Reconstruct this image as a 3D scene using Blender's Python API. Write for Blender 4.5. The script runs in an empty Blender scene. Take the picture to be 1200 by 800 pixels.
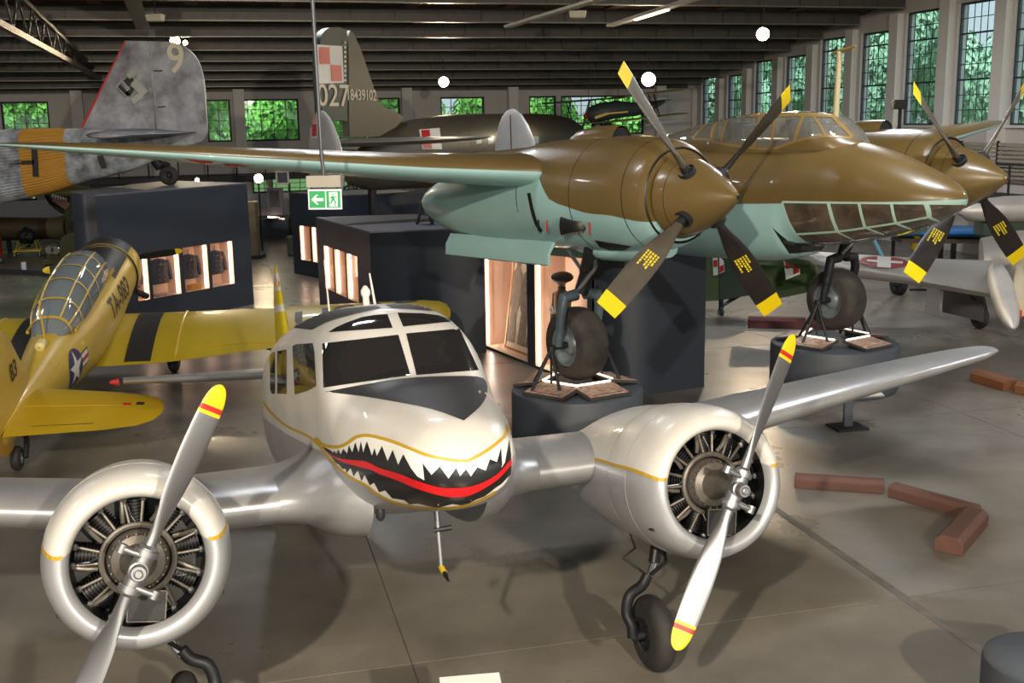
import bpy, bmesh, math, random
from mathutils import Vector, Matrix
from mathutils.bvhtree import BVHTree
from mathutils.geometry import delaunay_2d_cdt
random.seed(7)
SC = bpy.context.scene
COL = SC.collection
R = math.radians
PI = math.pi

# ---------------------------------------------------------------- camera
CAM_H, FOC, TILT, ROLL = 4.6, 1310.0, R(11.2), R(-0.9)
cam = bpy.data.cameras.new('camera')
cam.sensor_width = 36.0
cam.lens = 36.0 * FOC / 1200.0
cam.clip_end = 400
cam_o = bpy.data.objects.new('camera', cam)
COL.objects.link(cam_o)
CAM_M = Matrix.Translation((0, 0, CAM_H)) @ (Matrix.Rotation(PI/2 - TILT, 4, 'X') @ Matrix.Rotation(ROLL, 4, 'Z'))
cam_o.matrix_world = CAM_M
SC.camera = cam_o
CAM_P = Vector((0, 0, CAM_H))
CAM_R = CAM_M.to_3x3()

# ---------------------------------------------------------------- view, world, large lights
SC.view_settings.view_transform = 'Standard'
SC.view_settings.look = 'None'
SC.view_settings.gamma = 1.0
SC.view_settings.exposure = 0.0
SC.view_settings.use_curve_mapping = False
SC.cycles.max_bounces = 8
SC.cycles.diffuse_bounces = 4
SC.cycles.glossy_bounces = 4
SC.cycles.transmission_bounces = 4
SC.cycles.transparent_max_bounces = 12
SC.cycles.sample_clamp_indirect = 6.0
SC.cycles.caustics_reflective = False
SC.cycles.caustics_refractive = False
SC.cycles.use_denoising = True

world = bpy.data.worlds.new('sky')
SC.world = world
world.use_nodes = True
wn = world.node_tree.nodes
bg = wn['Background']
sky = wn.new('ShaderNodeTexSky')
sky.sky_type = 'HOSEK_WILKIE'
sky.turbidity = 6.0
sky.ground_albedo = 0.35
sky.sun_direction = (0.55, -0.45, 0.7)
hsv = wn.new('ShaderNodeHueSaturation')
hsv.inputs['Saturation'].default_value = 0.2
world.node_tree.links.new(sky.outputs[0], hsv.inputs['Color'])
world.node_tree.links.new(hsv.outputs[0], bg.inputs[0])
bg.inputs[1].default_value = 5.5

sun = bpy.data.lights.new('sun', 'SUN')
sun.energy = 9.0
sun.color = (1, .95, .86)
sun.angle = R(3)
sun_o = bpy.data.objects.new('sun', sun)
COL.objects.link(sun_o)
sun_o.rotation_euler = Vector((.42, .62, -.9)).to_track_quat('-Z', 'Y').to_euler()

# hall axes: u runs along the eaves wall (to the right), v runs away from the camera
HN = Vector((0.969, 0.247, 0)).normalized()
HD = Vector((-0.247, 0.969, 0)).normalized()
def HW(u, v, z=0.0):
    return HN*u + HD*v + Vector((0, 0, z))
HROT = Matrix((HN, HD, Vector((0, 0, 1)))).transposed()      # 3x3, hall axes -> world

def area(name, loc, target, size, power, color, spread=PI):
    l = bpy.data.lights.new(name, 'AREA')
    l.shape = 'RECTANGLE'
    l.size, l.size_y = size
    l.energy = power
    l.color = color
    l.spread = spread
    o = bpy.data.objects.new(name, l)
    COL.objects.link(o)
    o.location = loc
    o.rotation_euler = (Vector(target) - Vector(loc)).to_track_quat('-Z', 'Y').to_euler()
    return o
def portal(name, loc, target, size):
    o = area(name, loc, target, size, 0, (1, 1, 1))
    o.data.cycles.is_portal = True
    return o
portal('daylight_portal', HW(24.6, 41, 6.2), HW(0, 41, 6.2), (34, 4.4))
portal('daylight_portal', HW(8, 55.6, 4.8), HW(8, 0, 4.8), (34, 2.2))
portal('daylight_portal', HW(-1, -8.7, 2.9), HW(-1, 20, 2.9), (50, 5.8))
WARM = (1.0, 0.87, 0.69)
def hall_lamp(loc, target, power, size=0.5, color=WARM):
    area('hall_lamp_light', loc, target, (size, size), power, color)
hall_lamp((5.3, -6.2, 7.2), (0, 9, 1.5), 2400, 0.3)
hall_lamp((-3.0, -5.0, 8.8), (3, 14, 2.0), 2600, 0.3)
for u, v, pw in ((-9, 12, 150), (1, 14, 120), (9, 12, 330), (-8, 23, 200), (3, 24, 200), (13, 21, 420), (17, 13, 420), (-14, 31, 220), (2, 31, 240), (15, 30, 420)):
    area('roof_light', HW(u, v, 8.3 if v < 30 else 8.6), HW(u, v, 0), (1.6, 0.5), pw, (0.93, 0.96, 1.0))

# ---------------------------------------------------------------- helpers
def lin(h, k=1.0):
    h = h.lstrip('#')
    c = [int(h[i:i+2], 16)/255 for i in (0, 2, 4)]
    return tuple((x/12.92 if x <= .04045 else ((x+.055)/1.055)**2.4)*k for x in c)
def ray_dir(px, py):
    return CAM_R @ Vector(((px-600)/FOC, (400-py)/FOC, -1.0))
def at_z(px, py, z):
    d = ray_dir(px, py)
    return CAM_P + d*((z-CAM_H)/d.z)
def at_y(px, py, y):
    d = ray_dir(px, py)
    return CAM_P + d*(y/d.y)
def at_plane(px, py, o, n):
    d = ray_dir(px, py)
    return CAM_P + d*((Vector(o)-CAM_P).dot(n)/d.dot(n))

MATS = {}
def mat(name, base, rough=0.5, metal=0.0, var=0.0, vscale=4.0, base2=None, bump=0.0, bscale=40.0, emit=None, estr=0.0,
        coat=0.0, spec=0.5, attr=None, attr_soft=0.004, alpha=None, rvar=0.0, stretch=(1, 1, 1), m2=None, r2=None):
    """Principled material; var = noise mix towards base2; attr = split base/base2 by the sign of a vertex attribute."""
    if name in MATS:
        return MATS[name]
    m = bpy.data.materials.new(name)
    m.use_nodes = True
    nt = m.node_tree
    N, L = nt.nodes, nt.links
    b = N['Principled BSDF']
    b.inputs['Roughness'].default_value = rough
    b.inputs['Metallic'].default_value = metal
    b.inputs['Specular IOR Level'].default_value = spec
    b.inputs['Coat Weight'].default_value = coat
    base = lin(base) if isinstance(base, str) else base
    if base2 is None:
        base2 = tuple(x*0.6 for x in base)
    elif isinstance(base2, str):
        base2 = lin(base2)
    col_out = None
    tc = N.new('ShaderNodeTexCoord')
    mp = N.new('ShaderNodeMapping')
    mp.inputs['Scale'].default_value = stretch
    L.new(tc.outputs['Object'], mp.inputs[0])
    if attr:
        a = N.new('ShaderNodeAttribute')
        a.attribute_name = attr
        mr = N.new('ShaderNodeMapRange')
        mr.inputs['From Min'].default_value = -attr_soft
        mr.inputs['From Max'].default_value = attr_soft
        L.new(a.outputs['Fac'], mr.inputs['Value'])
        mx = N.new('ShaderNodeMix'); mx.data_type = 'RGBA'
        mx.inputs[6].default_value = (*base2, 1)
        mx.inputs[7].default_value = (*base, 1)
        L.new(mr.outputs[0], mx.inputs[0])
        col_out = mx.outputs[2]
        for key, v1, v2 in (('Metallic', metal, m2), ('Roughness', rough, r2)):
            if v2 is not None:
                mm = N.new('ShaderNodeMapRange')
                mm.inputs['To Min'].default_value = v2
                mm.inputs['To Max'].default_value = v1
                L.new(mr.outputs[0], mm.inputs['Value'])
                L.new(mm.outputs[0], b.inputs[key])
    if var > 0:
        nz = N.new('ShaderNodeTexNoise')
        nz.inputs['Scale'].default_value = vscale
        nz.inputs['Detail'].default_value = 6
        nz.inputs['Roughness'].default_value = 0.6
        L.new(mp.outputs[0], nz.inputs['Vector'])
        cr = N.new('ShaderNodeMapRange')
        cr.inputs['From Min'].default_value = 0.35
        cr.inputs['From Max'].default_value = 0.7
        cr.inputs['To Max'].default_value = var
        L.new(nz.outputs[0], cr.inputs['Value'])
        mx2 = N.new('ShaderNodeMix'); mx2.data_type = 'RGBA'
        if attr:
            mx2.blend_type = 'MULTIPLY'
            L.new(col_out, mx2.inputs[6])
            mx2.inputs[7].default_value = (0.62, 0.6, 0.56, 1)
        else:
            mx2.inputs[6].default_value = (*base, 1)
            mx2.inputs[7].default_value = (*base2, 1)
        L.new(cr.outputs[0], mx2.inputs[0])
        col_out = mx2.outputs[2]
        if rvar:
            rr = N.new('ShaderNodeMapRange')
            rr.inputs['To Min'].default_value = rough - rvar
            rr.inputs['To Max'].default_value = rough + rvar
            L.new(nz.outputs[0], rr.inputs['Value'])
            L.new(rr.outputs[0], b.inputs['Roughness'])
    if col_out is not None:
        L.new(col_out, b.inputs['Base Color'])
    else:
        b.inputs['Base Color'].default_value = (*base, 1)
    if bump > 0:
        n2 = N.new('ShaderNodeTexNoise')
        n2.inputs['Scale'].default_value = bscale
        n2.inputs['Detail'].default_value = 4
        L.new(mp.outputs[0], n2.inputs['Vector'])
        bp = N.new('ShaderNodeBump')
        bp.inputs['Strength'].default_value = bump
        bp.inputs['Distance'].default_value = 0.02
        L.new(n2.outputs[0], bp.inputs['Height'])
        L.new(bp.outputs[0], b.inputs['Normal'])
    if emit is not None:
        e = lin(emit) if isinstance(emit, str) else emit
        b.inputs['Emission Color'].default_value = (*e, 1)
        b.inputs['Emission Strength'].default_value = estr
    if alpha is not None:
        b.inputs['Alpha'].default_value = alpha
    MATS[name] = m
    return m

def glass_mat(name, tint, opacity, rough=0.04):
    """thin pane: a clear (shadow-passing) layer under a glossy reflection, plus a diffuse tint by opacity"""
    if name in MATS:
        return MATS[name]
    m = bpy.data.materials.new(name)
    m.use_nodes = True
    N, L = m.node_tree.nodes, m.node_tree.links
    N.remove(N['Principled BSDF'])
    out = N['Material Output']
    t = N.new('ShaderNodeBsdfTransparent'); t.inputs[0].default_value = (*lin(tint), 1)
    g = N.new('ShaderNodeBsdfGlossy'); g.inputs['Roughness'].default_value = rough
    dif = N.new('ShaderNodeBsdfDiffuse'); dif.inputs[0].default_value = (*lin(tint), 1)
    m1 = N.new('ShaderNodeMixShader'); m1.inputs[0].default_value = opacity
    L.new(t.outputs[0], m1.inputs[1]); L.new(dif.outputs[0], m1.inputs[2])
    fr = N.new('ShaderNodeFresnel')
    ge = N.new('ShaderNodeNewGeometry')             # a thin pane reflects alike from both sides
    mi = N.new('ShaderNodeMapRange')
    mi.inputs['To Min'].default_value = 1.5; mi.inputs['To Max'].default_value = 1/1.5
    L.new(ge.outputs['Backfacing'], mi.inputs['Value']); L.new(mi.outputs[0], fr.inputs[0])
    m2 = N.new('ShaderNodeMixShader')
    L.new(fr.outputs[0], m2.inputs[0]); L.new(m1.outputs[0], m2.inputs[1]); L.new(g.outputs[0], m2.inputs[2])
    L.new(m2.outputs[0], out.inputs[0])
    MATS[name] = m
    return m

class G:
    """collects geometry for ONE mesh object"""
    def __init__(s):
        s.v, s.f, s.m = [], [], []
        s.mi = 0
    def add(s, vs, fs, mi=None):
        o = len(s.v)
        s.v.extend(Vector(p) for p in vs)
        for f in fs:
            s.f.append(tuple(i+o for i in f))
            s.m.append(s.mi if mi is None else mi)
        return s
    def box(s, c, size, rot=None, taper=None, mi=None):
        hx, hy, hz = (x/2 for x in size)
        tx, ty = taper or (1, 1)
        p = [Vector((x*hx*(tx if z > 0 else 1), y*hy*(ty if z > 0 else 1), z*hz)) for z in (-1, 1) for y in (-1, 1) for x in (-1, 1)]
        if rot is not None:
            p = [rot @ q for q in p]
        c = Vector(c)
        s.add([q+c for q in p], [(0, 2, 3, 1), (4, 5, 7, 6), (0, 1, 5, 4), (2, 6, 7, 3), (0, 4, 6, 2), (1, 3, 7, 5)], mi)
        return s
    def bar(s, a, b, w, h, up=(0, 0, 1), mi=None):
        a, b = Vector(a), Vector(b)
        d = b-a
        ln = d.length
        x = d.normalized()
        up = Vector(up)
        if abs(x.dot(up)) > .98:
            up = Vector((0, 1, 0)) if abs(x.y) < .9 else Vector((1, 0, 0))
        y = up.cross(x).normalized()
        z = x.cross(y)
        return s.box((a+b)/2, (ln, w, h), Matrix((x, y, z)).transposed(), None, mi)
    def rings(s, rows, closed=True, cap0=False, cap1=False, mi=None):
        n = len(rows[0])
        vs = [p for r in rows for p in r]
        fs = []
        for i in range(len(rows)-1):
            for j in range(n if closed else n-1):
                k = (j+1) % n
                fs.append((i*n+j, i*n+k, (i+1)*n+k, (i+1)*n+j))
        if cap0:
            fs.append(tuple(reversed(range(n))))
        if cap1:
            fs.append(tuple(range((len(rows)-1)*n, len(rows)*n)))
        return s.add(vs, fs, mi)
    def tube(s, pts, r, n=10, mi=None, caps=True):
        pts = [Vector(p) for p in pts]
        rs = r if isinstance(r, (list, tuple)) else [r]*len(pts)
        ref = Vector((0.13, 0.31, 0.94)).normalized()
        d0 = (pts[1]-pts[0]).normalized()
        if abs(d0.dot(ref)) > .95:
            ref = Vector((1, 0.1, 0)).normalized()
        rows = []
        for i, p in enumerate(pts):
            d = (pts[min(i+1, len(pts)-1)] - pts[max(i-1, 0)]).normalized()
            x = d.cross(ref).normalized()
            y = d.cross(x).normalized()
            ref = (ref - d*ref.dot(d)).normalized() if abs(ref.dot(d)) < .99 else ref
            rows.append([p + (x*math.cos(2*PI*j/n) + y*math.sin(2*PI*j/n))*rs[i] for j in range(n)])
        return s.rings(rows, True, caps, caps, mi)
    def cyl(s, a, b, r0, r1=None, n=16, mi=None):
        return s.tube([a, b], [r0, r0 if r1 is None else r1], n, mi)
    def lathe(s, prof, o=(0, 0, 0), axis=(1, 0, 0), n=32, mi=None, caps=(False, False), a0=0.0, a1=2*PI):
        o, ax = Vector(o), Vector(axis).normalized()
        u = ax.orthogonal().normalized() if abs(ax.x) < .9 else Vector((0, 1, 0))
        u = (u - ax*u.dot(ax)).normalized()
        w = ax.cross(u)
        full = abs(a1-a0-2*PI) < 1e-6
        k = n if full else n+1
        rows = [[o + ax*x + (u*math.cos(a0+(a1-a0)*j/n) + w*math.sin(a0+(a1-a0)*j/n))*r for j in range(k)] for x, r in prof]
        return s.rings(rows, full, caps[0], caps[1], mi)
    def sphere(s, c, r, sc=(1, 1, 1), n=14, mi=None):
        rows = []
        for i in range(n//2+1):
            a = -PI/2 + PI*i/(n//2)
            rr = max(math.cos(a), 1e-3)
            rows.append([Vector(c)+Vector((rr*math.cos(2*PI*j/n)*sc[0], rr*math.sin(2*PI*j/n)*sc[1], math.sin(a)*sc[2]))*r for j in range(n)])
        return s.rings(rows, True, True, True, mi)
    def prism(s, poly, t0, t1, fn, mi=None):
        """poly: 2-D outline; fn(x, y, t) -> 3-D"""
        n = len(poly)
        vs = [fn(x, y, t0) for x, y in poly] + [fn(x, y, t1) for x, y in poly]
        fs = [tuple(reversed(range(n))), tuple(range(n, 2*n))]
        fs += [(i, (i+1) % n, n+(i+1) % n, n+i) for i in range(n)]
        return s.add(vs, fs, mi)
    def torus(s, c, axis, r, t, n=32, k=8, mi=None):
        prof = [(t*math.sin(2*PI*i/k), r+t*math.cos(2*PI*i/k)) for i in range(k+1)]
        return s.lathe(prof, c, axis, n, mi)
    def build(s, name, mats, parent=None, xf=None, smooth=38, attr=None, bevel=0.0, attr_name='paint', kind=None, weld=0):
        me = bpy.data.meshes.new(name)
        vs = s.v if xf is None else [xf @ p for p in s.v]
        me.from_pydata([tuple(p) for p in vs], [], s.f)
        if attr is not None:
            a = me.attributes.new(attr_name, 'FLOAT', 'POINT')
            a.data.foreach_set('value', [float(attr(p)) for p in s.v])
        for m in (mats if isinstance(mats, (list, tuple)) else [mats]):
            me.materials.append(m)
        me.polygons.foreach_set('material_index', s.m)
        bm = bmesh.new()
        bm.from_mesh(me)
        if weld:
            bmesh.ops.remove_doubles(bm, verts=bm.verts, dist=weld)
        bmesh.ops.recalc_face_normals(bm, faces=bm.faces)
        bm.to_mesh(me)
        bm.free()
        if smooth:
            me.polygons.foreach_set('use_smooth', [True]*len(me.polygons))
            me.set_sharp_from_angle(angle=R(smooth))
        me.update()
        o = bpy.data.objects.new(name, me)
        COL.objects.link(o)
        if parent is not None:
            o.parent = parent
        if bevel:
            b = o.modifiers.new('bevel', 'BEVEL')
            b.width = bevel
            b.segments = 2
            b.limit_method = 'ANGLE'
        if kind:
            o['kind'] = kind
        return o

def tag(o, label=None, cat=None, group=None, kind=None):
    if label: o['label'] = label
    if cat: o['category'] = cat
    if group: o['group'] = group
    if kind: o['kind'] = kind
    return o
def thing(name, label, cat, loc=(0, 0, 0), rz=0.0, group=None):
    o = bpy.data.objects.new(name, None)
    COL.objects.link(o)
    o.location = loc
    o.rotation_euler = (0, 0, rz)
    o.empty_display_size = .3
    return tag(o, label, cat, group)
def dup(o, parent=None):
    c = o.copy()
    COL.objects.link(c)
    if parent is not None:
        c.parent = parent
    for ch in [x for x in bpy.data.objects if x.parent == o]:
        dup(ch, c)
    return c
def share(o, name, loc, parent=None, rot=None, scale=None):
    c = o.copy()
    COL.objects.link(c)
    c.location = loc
    if rot is not None: c.rotation_euler = rot
    if scale is not None: c.scale = scale
    if parent is not None: c.parent = parent
    return c

def interp(xs, ys, x):
    """monotone cubic interpolation (xs ascending)"""
    n = len(xs)
    if x <= xs[0]: return ys[0]
    if x >= xs[-1]: return ys[-1]
    dl = [(ys[i+1]-ys[i])/(xs[i+1]-xs[i]) for i in range(n-1)]
    ms = [dl[0]] + [0 if dl[i-1]*dl[i] <= 0 else 2*dl[i-1]*dl[i]/(dl[i-1]+dl[i]) for i in range(1, n-1)] + [dl[-1]]
    for i in range(n-1):
        if x <= xs[i+1]:
            h = xs[i+1]-xs[i]
            t = (x-xs[i])/h
            return ((2*t**3-3*t*t+1)*ys[i] + (t**3-2*t*t+t)*h*ms[i] + (-2*t**3+3*t*t)*ys[i+1] + (t**3-t*t)*h*ms[i+1])
def hull_rows(st, sub=5, n=48, yc=0.0):
    """st: stations (x, z bottom, z top, half width, exponent top, exponent bottom, [z of widest line as fraction]); nose first"""
    st = sorted(st, key=lambda q: q[0])
    xs = [q[0] for q in st]
    cols = [[q[k] for q in st] for k in range(1, 6)]
    fr = [q[6] if len(q) > 6 else 0.5 for q in st]
    rows, xr = [], []
    for i in range(len(xs)-1):
        for k in range(sub):
            xr.append(xs[i]+(xs[i+1]-xs[i])*k/sub)
    xr.append(xs[-1])
    for x in xr:
        zb, zt, hw, nt, nb = (interp(xs, c, x) for c in cols)
        f = interp(xs, fr, x)
        zc = zb+(zt-zb)*f
        row = []
        for j in range(n):
            a = 2*PI*j/n
            c, s_ = math.cos(a), math.sin(a)
            e = 2/(nt if s_ >= 0 else nb)
            row.append(Vector((x, yc+hw*math.copysign(abs(c)**e, c), zc+((zt-zc) if s_ >= 0 else (zc-zb))*math.copysign(abs(s_)**e, s_))))
        rows.append(row)
    return rows
def foil(n=14, t=0.12, camber=0.02):
    """closed airfoil outline from the trailing edge over the top to the leading edge and back: (chord fraction from LE, height)"""
    pts = []
    def th(x): return 5*t*(0.2969*math.sqrt(x)-0.126*x-0.3516*x*x+0.2843*x**3-0.1015*x**4)
    for i in range(n+1):
        x = (1+math.cos(PI*i/n))/2
        pts.append((x, camber*4*x*(1-x)+th(x)))
    for i in range(1, n):
        x = (1-math.cos(PI*i/n))/2
        pts.append((x, camber*4*x*(1-x)-th(x)))
    return pts
def wing_rows(secs, n=14):
    """secs: (y, x of LE, z, chord, thickness ratio, camber)"""
    rows = []
    for q in secs:
        y, xl, z, c, t, cm = q[:6]
        drop = q[6] if len(q) > 6 else 0.0          # trailing edge lower than the leading edge
        rows.append([Vector((xl-fx*c, y, z+fz*c-drop*fx)) for fx, fz in foil(n, t, cm)])
    return rows
def fin_rows(secs, n=10, y0=0.0):
    """upright surface: secs (z, x of LE, chord, thickness ratio)"""
    return [[Vector((xl-fx*c, y0+fz*c, z)) for fx, fz in foil(n, t, 0)] for z, xl, c, t in secs]

class Frame:
    """an aircraft axis system: x forward, y to its left, z up; the Empty stands on the ground, pitch is baked into the parts"""
    def __init__(s, o, yaw, pitch):
        s.o = Vector(o)
        s.rz = yaw - PI/2
        s.base = Vector((o[0], o[1], 0))
        s.Me = Matrix.Translation(s.base) @ Matrix.Rotation(s.rz, 4, 'Z')
        s.xf = Matrix.Translation((0, 0, o[2])) @ Matrix.Rotation(-pitch, 4, 'Y')
        s.Mw = s.Me @ s.xf
        s.Mi = s.Mw.inverted()
        s.co = s.Mi @ CAM_P
    def w(s, p): return s.Mw @ Vector(p)
    def loc(s, p): return s.Mi @ Vector(p)
    def ray(s, px, py): return (s.Mi.to_3x3() @ ray_dir(px, py)).normalized()
    def plane(s, px, py, axis, val):
        d = s.ray(px, py)
        return s.co + d*((val-s.co[axis])/d[axis])
    def ground(s, p):
        """A point of this frame dropped to the floor, in frame axes"""
        q = s.w(p); q.z = 0
        return s.loc(q)

def bvh(gs):
    vs, fs = [], []
    for g in gs:
        o = len(vs)
        vs += g.v
        fs += [tuple(i+o for i in f) for f in g.f]
    return BVHTree.FromPolygons([tuple(v) for v in vs], fs)
def tess(poly, step):
    """dense triangulation of a 2-D outline"""
    n = len(poly)
    pts = [Vector(p) for p in poly]
    bd = []
    for i in range(n):
        a, b = pts[i], pts[(i+1) % n]
        k = max(1, int((b-a).length/step))
        bd += [a.lerp(b, q/k) for q in range(k)]
    inner = []
    x0, x1 = min(p.x for p in bd), max(p.x for p in bd)
    y0, y1 = min(p.y for p in bd), max(p.y for p in bd)
    y = y0+step*.5
    r_ = 0
    while y < y1:
        x = x0+step*(.5 if r_ % 2 else .25)
        while x < x1:
            inner.append(Vector((x, y)))
            x += step
        y += step*.87
        r_ += 1
    m = len(bd)
    v, e, f, *_ = delaunay_2d_cdt(bd+inner, [], [list(range(m))], 1, 1e-6)
    return v, f
def decal(fr, tree, poly, step, off, g=None, px=True, origin=None, direction=None, plane_fn=None):
    """paint patch lying on a hull: every point of the outline (photo coordinates, or any 2-D outline with plane_fn giving
    a start point and a direction) is dropped onto the hull and lifted by off"""
    g = g or G()
    v, f = tess(poly, step)
    pos = []
    for p in v:
        if plane_fn:
            o, d = plane_fn(p.x, p.y)
        else:
            o, d = fr.co, fr.ray(p.x, p.y)
        h, nrm, _, _ = tree.ray_cast(o, d)
        if h is None:
            pos.append(None)
            continue
        if nrm.dot(d) > 0: nrm = -nrm
        pos.append(h+nrm*off)
    vs, mp = [], {}
    fs = []
    for t in f:
        if any(pos[i] is None for i in t): continue
        if max((pos[t[i]]-pos[t[i-1]]).length for i in range(len(t))) > 0.9: continue
        ff = []
        for i in t:
            if i not in mp:
                mp[i] = len(vs); vs.append(pos[i])
            ff.append(mp[i])
        fs.append(tuple(ff))
    g.add(vs, fs)
    return g
def strip(line, w):
    """outline of a band of width w along a 2-D polyline"""
    ps = [Vector(p) for p in line]
    lf, rt = [], []
    for i, p in enumerate(ps):
        d = (ps[min(i+1, len(ps)-1)]-ps[max(i-1, 0)]).normalized()
        nn = Vector((-d.y, d.x))*w/2
        lf.append(p+nn); rt.append(p-nn)
    return lf+rt[::-1]
def smooth_line(pts, k=4):
    out = []
    P = [Vector(p) for p in pts]
    for i in range(len(P)-1):
        p0, p1, p2, p3 = P[max(i-1, 0)], P[i], P[i+1], P[min(i+2, len(P)-1)]
        for q in range(k):
            t = q/k
            out.append(.5*((2*p1)+(p2-p0)*t+(2*p0-5*p1+4*p2-p3)*t*t+(3*p1-p0-3*p2+p3)*t**3))
    out.append(P[-1])
    return out
def text_mesh(s, size=1.0, align='CENTER', bold=0.0, fine=0):
    """vertices and faces of a flat lettering, in its own plane"""
    cu = bpy.data.curves.new('lettering', 'FONT')
    cu.body = s
    cu.size = size
    cu.align_x = align
    cu.align_y = 'CENTER'
    cu.offset = bold
    cu.resolution_u = 3
    o = bpy.data.objects.new('lettering', cu)
    COL.objects.link(o)
    bpy.context.view_layer.update()
    me = bpy.data.meshes.new_from_object(o.evaluated_get(bpy.context.evaluated_depsgraph_get()))
    if fine:
        b = bmesh.new(); b.from_mesh(me)
        bmesh.ops.triangulate(b, faces=b.faces)
        for _ in range(fine):
            lim = size*.12
            es = [e for e in b.edges if e.calc_length() > lim]
            if not es: break
            bmesh.ops.subdivide_edges(b, edges=es, cuts=1)
            bmesh.ops.triangulate(b, faces=b.faces)
        b.to_mesh(me); b.free()
    vs = [v.co.copy() for v in me.vertices]
    fs = [tuple(p.vertices) for p in me.polygons]
    bpy.data.objects.remove(o)
    bpy.data.curves.remove(cu)
    bpy.data.meshes.remove(me)
    return vs, fs
def text_on(g, s, size, fn, align='CENTER', bold=0.0, sx=1.0):
    vs, fs = text_mesh(s, size, align, bold)
    g.add([fn(p.x*sx, p.y) for p in vs], fs)
    return g
# ---------------------------------------------------------------- the hall
M_floor = mat('concrete_floor', '#837d74', .30, var=.95, vscale=.5, base2='#57534d', bump=.04, bscale=3, rvar=.12, spec=.5)
M_wall = mat('painted_wall', '#cfcac6', .7, var=.35, vscale=.8, base2='#b8b3af')
M_pil = mat('pilaster_paint', '#e4e1dd', .6, var=.3, vscale=1.2, base2='#d0ccc7')
M_deck = mat('roof_boards', '#5c4434', .8, var=.8, vscale=2, base2='#17110e', stretch=(1, 6, 1))
M_steel = mat('grey_steel', '#5b5855', .5, metal=.25, var=.4, vscale=3, base2='#3a3836')
M_flange = mat('flange_steel_lit', '#8a857e', .42, metal=.4, var=.4, vscale=3, base2='#66615b')  # paler than the girder steel: flange highlights put into the colour
M_dark = mat('dark_metal', '#24262a', .5, metal=.3)
M_black = mat('black_paint', '#101012', .45)
M_winframe = mat('window_steel', '#3b4850', .5, metal=.2)
M_pane = glass_mat('window_glass', '#e4f2f4', .06)
M_white = mat('white_paint', '#d8d6d2', .5)

# floor: slabs with saw-cut joints between them
fl = G().box(HW(2, 24, -.11), (64, 90, .2), HROT).build('floor', mat('joint_filler', '#5c5850', .8), kind='structure')
us = [-24.0 + 4.82*i for i in range(0, 14)]
us = [6.15 + 4.82*i for i in range(-7, 6)]
vs_ = [8.9 + 5.8*i for i in range(-2, 9)]
for i in range(len(us)-1):
    for j in range(len(vs_)-1):
        u0, u1, v0, v1 = us[i]+.006, us[i+1]-.006, vs_[j]+.006, vs_[j+1]-.006
        G().box(HW((u0+u1)/2, (v0+v1)/2, -.005), (u1-u0, v1-v0, .01), HROT).build('slab', M_floor, fl)
# a filled repair strip along one joint
G().box(HW(6.15, 9.6, .001), (.10, 4.6, .006), HROT).build('joint_strip', mat('joint_patch', '#6b675f', .6, var=.8, vscale=6, base2='#4a463f'), fl)

def roof_z(v): return 6.5 + .115*(55-max(v, 14))
# right wall: window bays
wins = [(54.2, 52.4, 6.55), (51.2, 49.4, 6.55), (48.3, 46.35, 7.06), (45.4, 43.4, 7.1), (42.42, 40.4, 7.62), (39.4, 37.35, 7.62),
        (36.5, 34.4, 8.12), (33.55, 31.5, 8.15), (30.75, 28.7, 8.55), (27.8, 25.75, 8.6)]
SILL = 4.2
g = G()
def wall_box(u0, u1, v0, v1, z0, z1, g_):
    g_.box(HW((u0+u1)/2, (v0+v1)/2, (z0+z1)/2), (abs(u1-u0), abs(v1-v0), z1-z0), HROT)
wall_box(24, 24.4, 25.75, 55.4, -.1, SILL, g)
prev = 55.4
for a, b, top in wins:
    wall_box(24, 24.4, a, prev, SILL, 11.5, g)
    wall_box(24, 24.4, b, a, top, 11.5, g)
    prev = b
wall_box(24, 24.4, -8, prev, -.1, 12.5, g)
tag(g.build('wall_right', M_wall, smooth=0), kind='structure')
for i, (a, b, top) in enumerate(wins):
    fr = G()
    for vv in (a-.03, b+.03):
        wall_box(24.1, 24.2, vv-.03, vv+.03, SILL, top, fr)
    for zz in (SILL+.03, top-.03):
        wall_box(24.1, 24.2, b, a, zz-.03, zz+.03, fr)
    w = tag(fr.build('window_%d' % (i+1), M_winframe, smooth=0), kind='structure')
    n = 6
    for k in range(1, n):
        vv = b+(a-b)*k/n
        q = G(); wall_box(24.13, 24.145, vv-.014, vv+.014, SILL, top, q); q.build('mullion', M_winframe, w, smooth=0)
    rows = max(6, round((top-SILL)/.5))
    for k in range(1, rows):
        zz = SILL+(top-SILL)*k/rows
        h = .03 if k % 3 == 0 else .013
        q = G(); wall_box(24.13, 24.145, b, a, zz-h, zz+h, q); q.build('glazing_bar', M_winframe, w, smooth=0)
    q = G(); wall_box(24.15, 24.156, b, a, SILL, top, q); q.build('pane', M_pane, w, smooth=0)
    q = G(); wall_box(23.85, 24.05, b-.05, a+.05, SILL-.08, SILL, q); q.build('sill', M_pil, w, smooth=0)
# pilasters between the windows
pil_vs = [55.0] + [(wins[i][1]+wins[i+1][0])/2 for i in range(len(wins)-1)] + [25.2]
for i, v in enumerate(pil_vs):
    g = G(); wall_box(23.76, 24, v-.27, v+.27, 0, roof_z(v)-.45, g)
    tag(g.build('trim_%d' % (i+1), M_pil, smooth=0), kind='structure')

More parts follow.
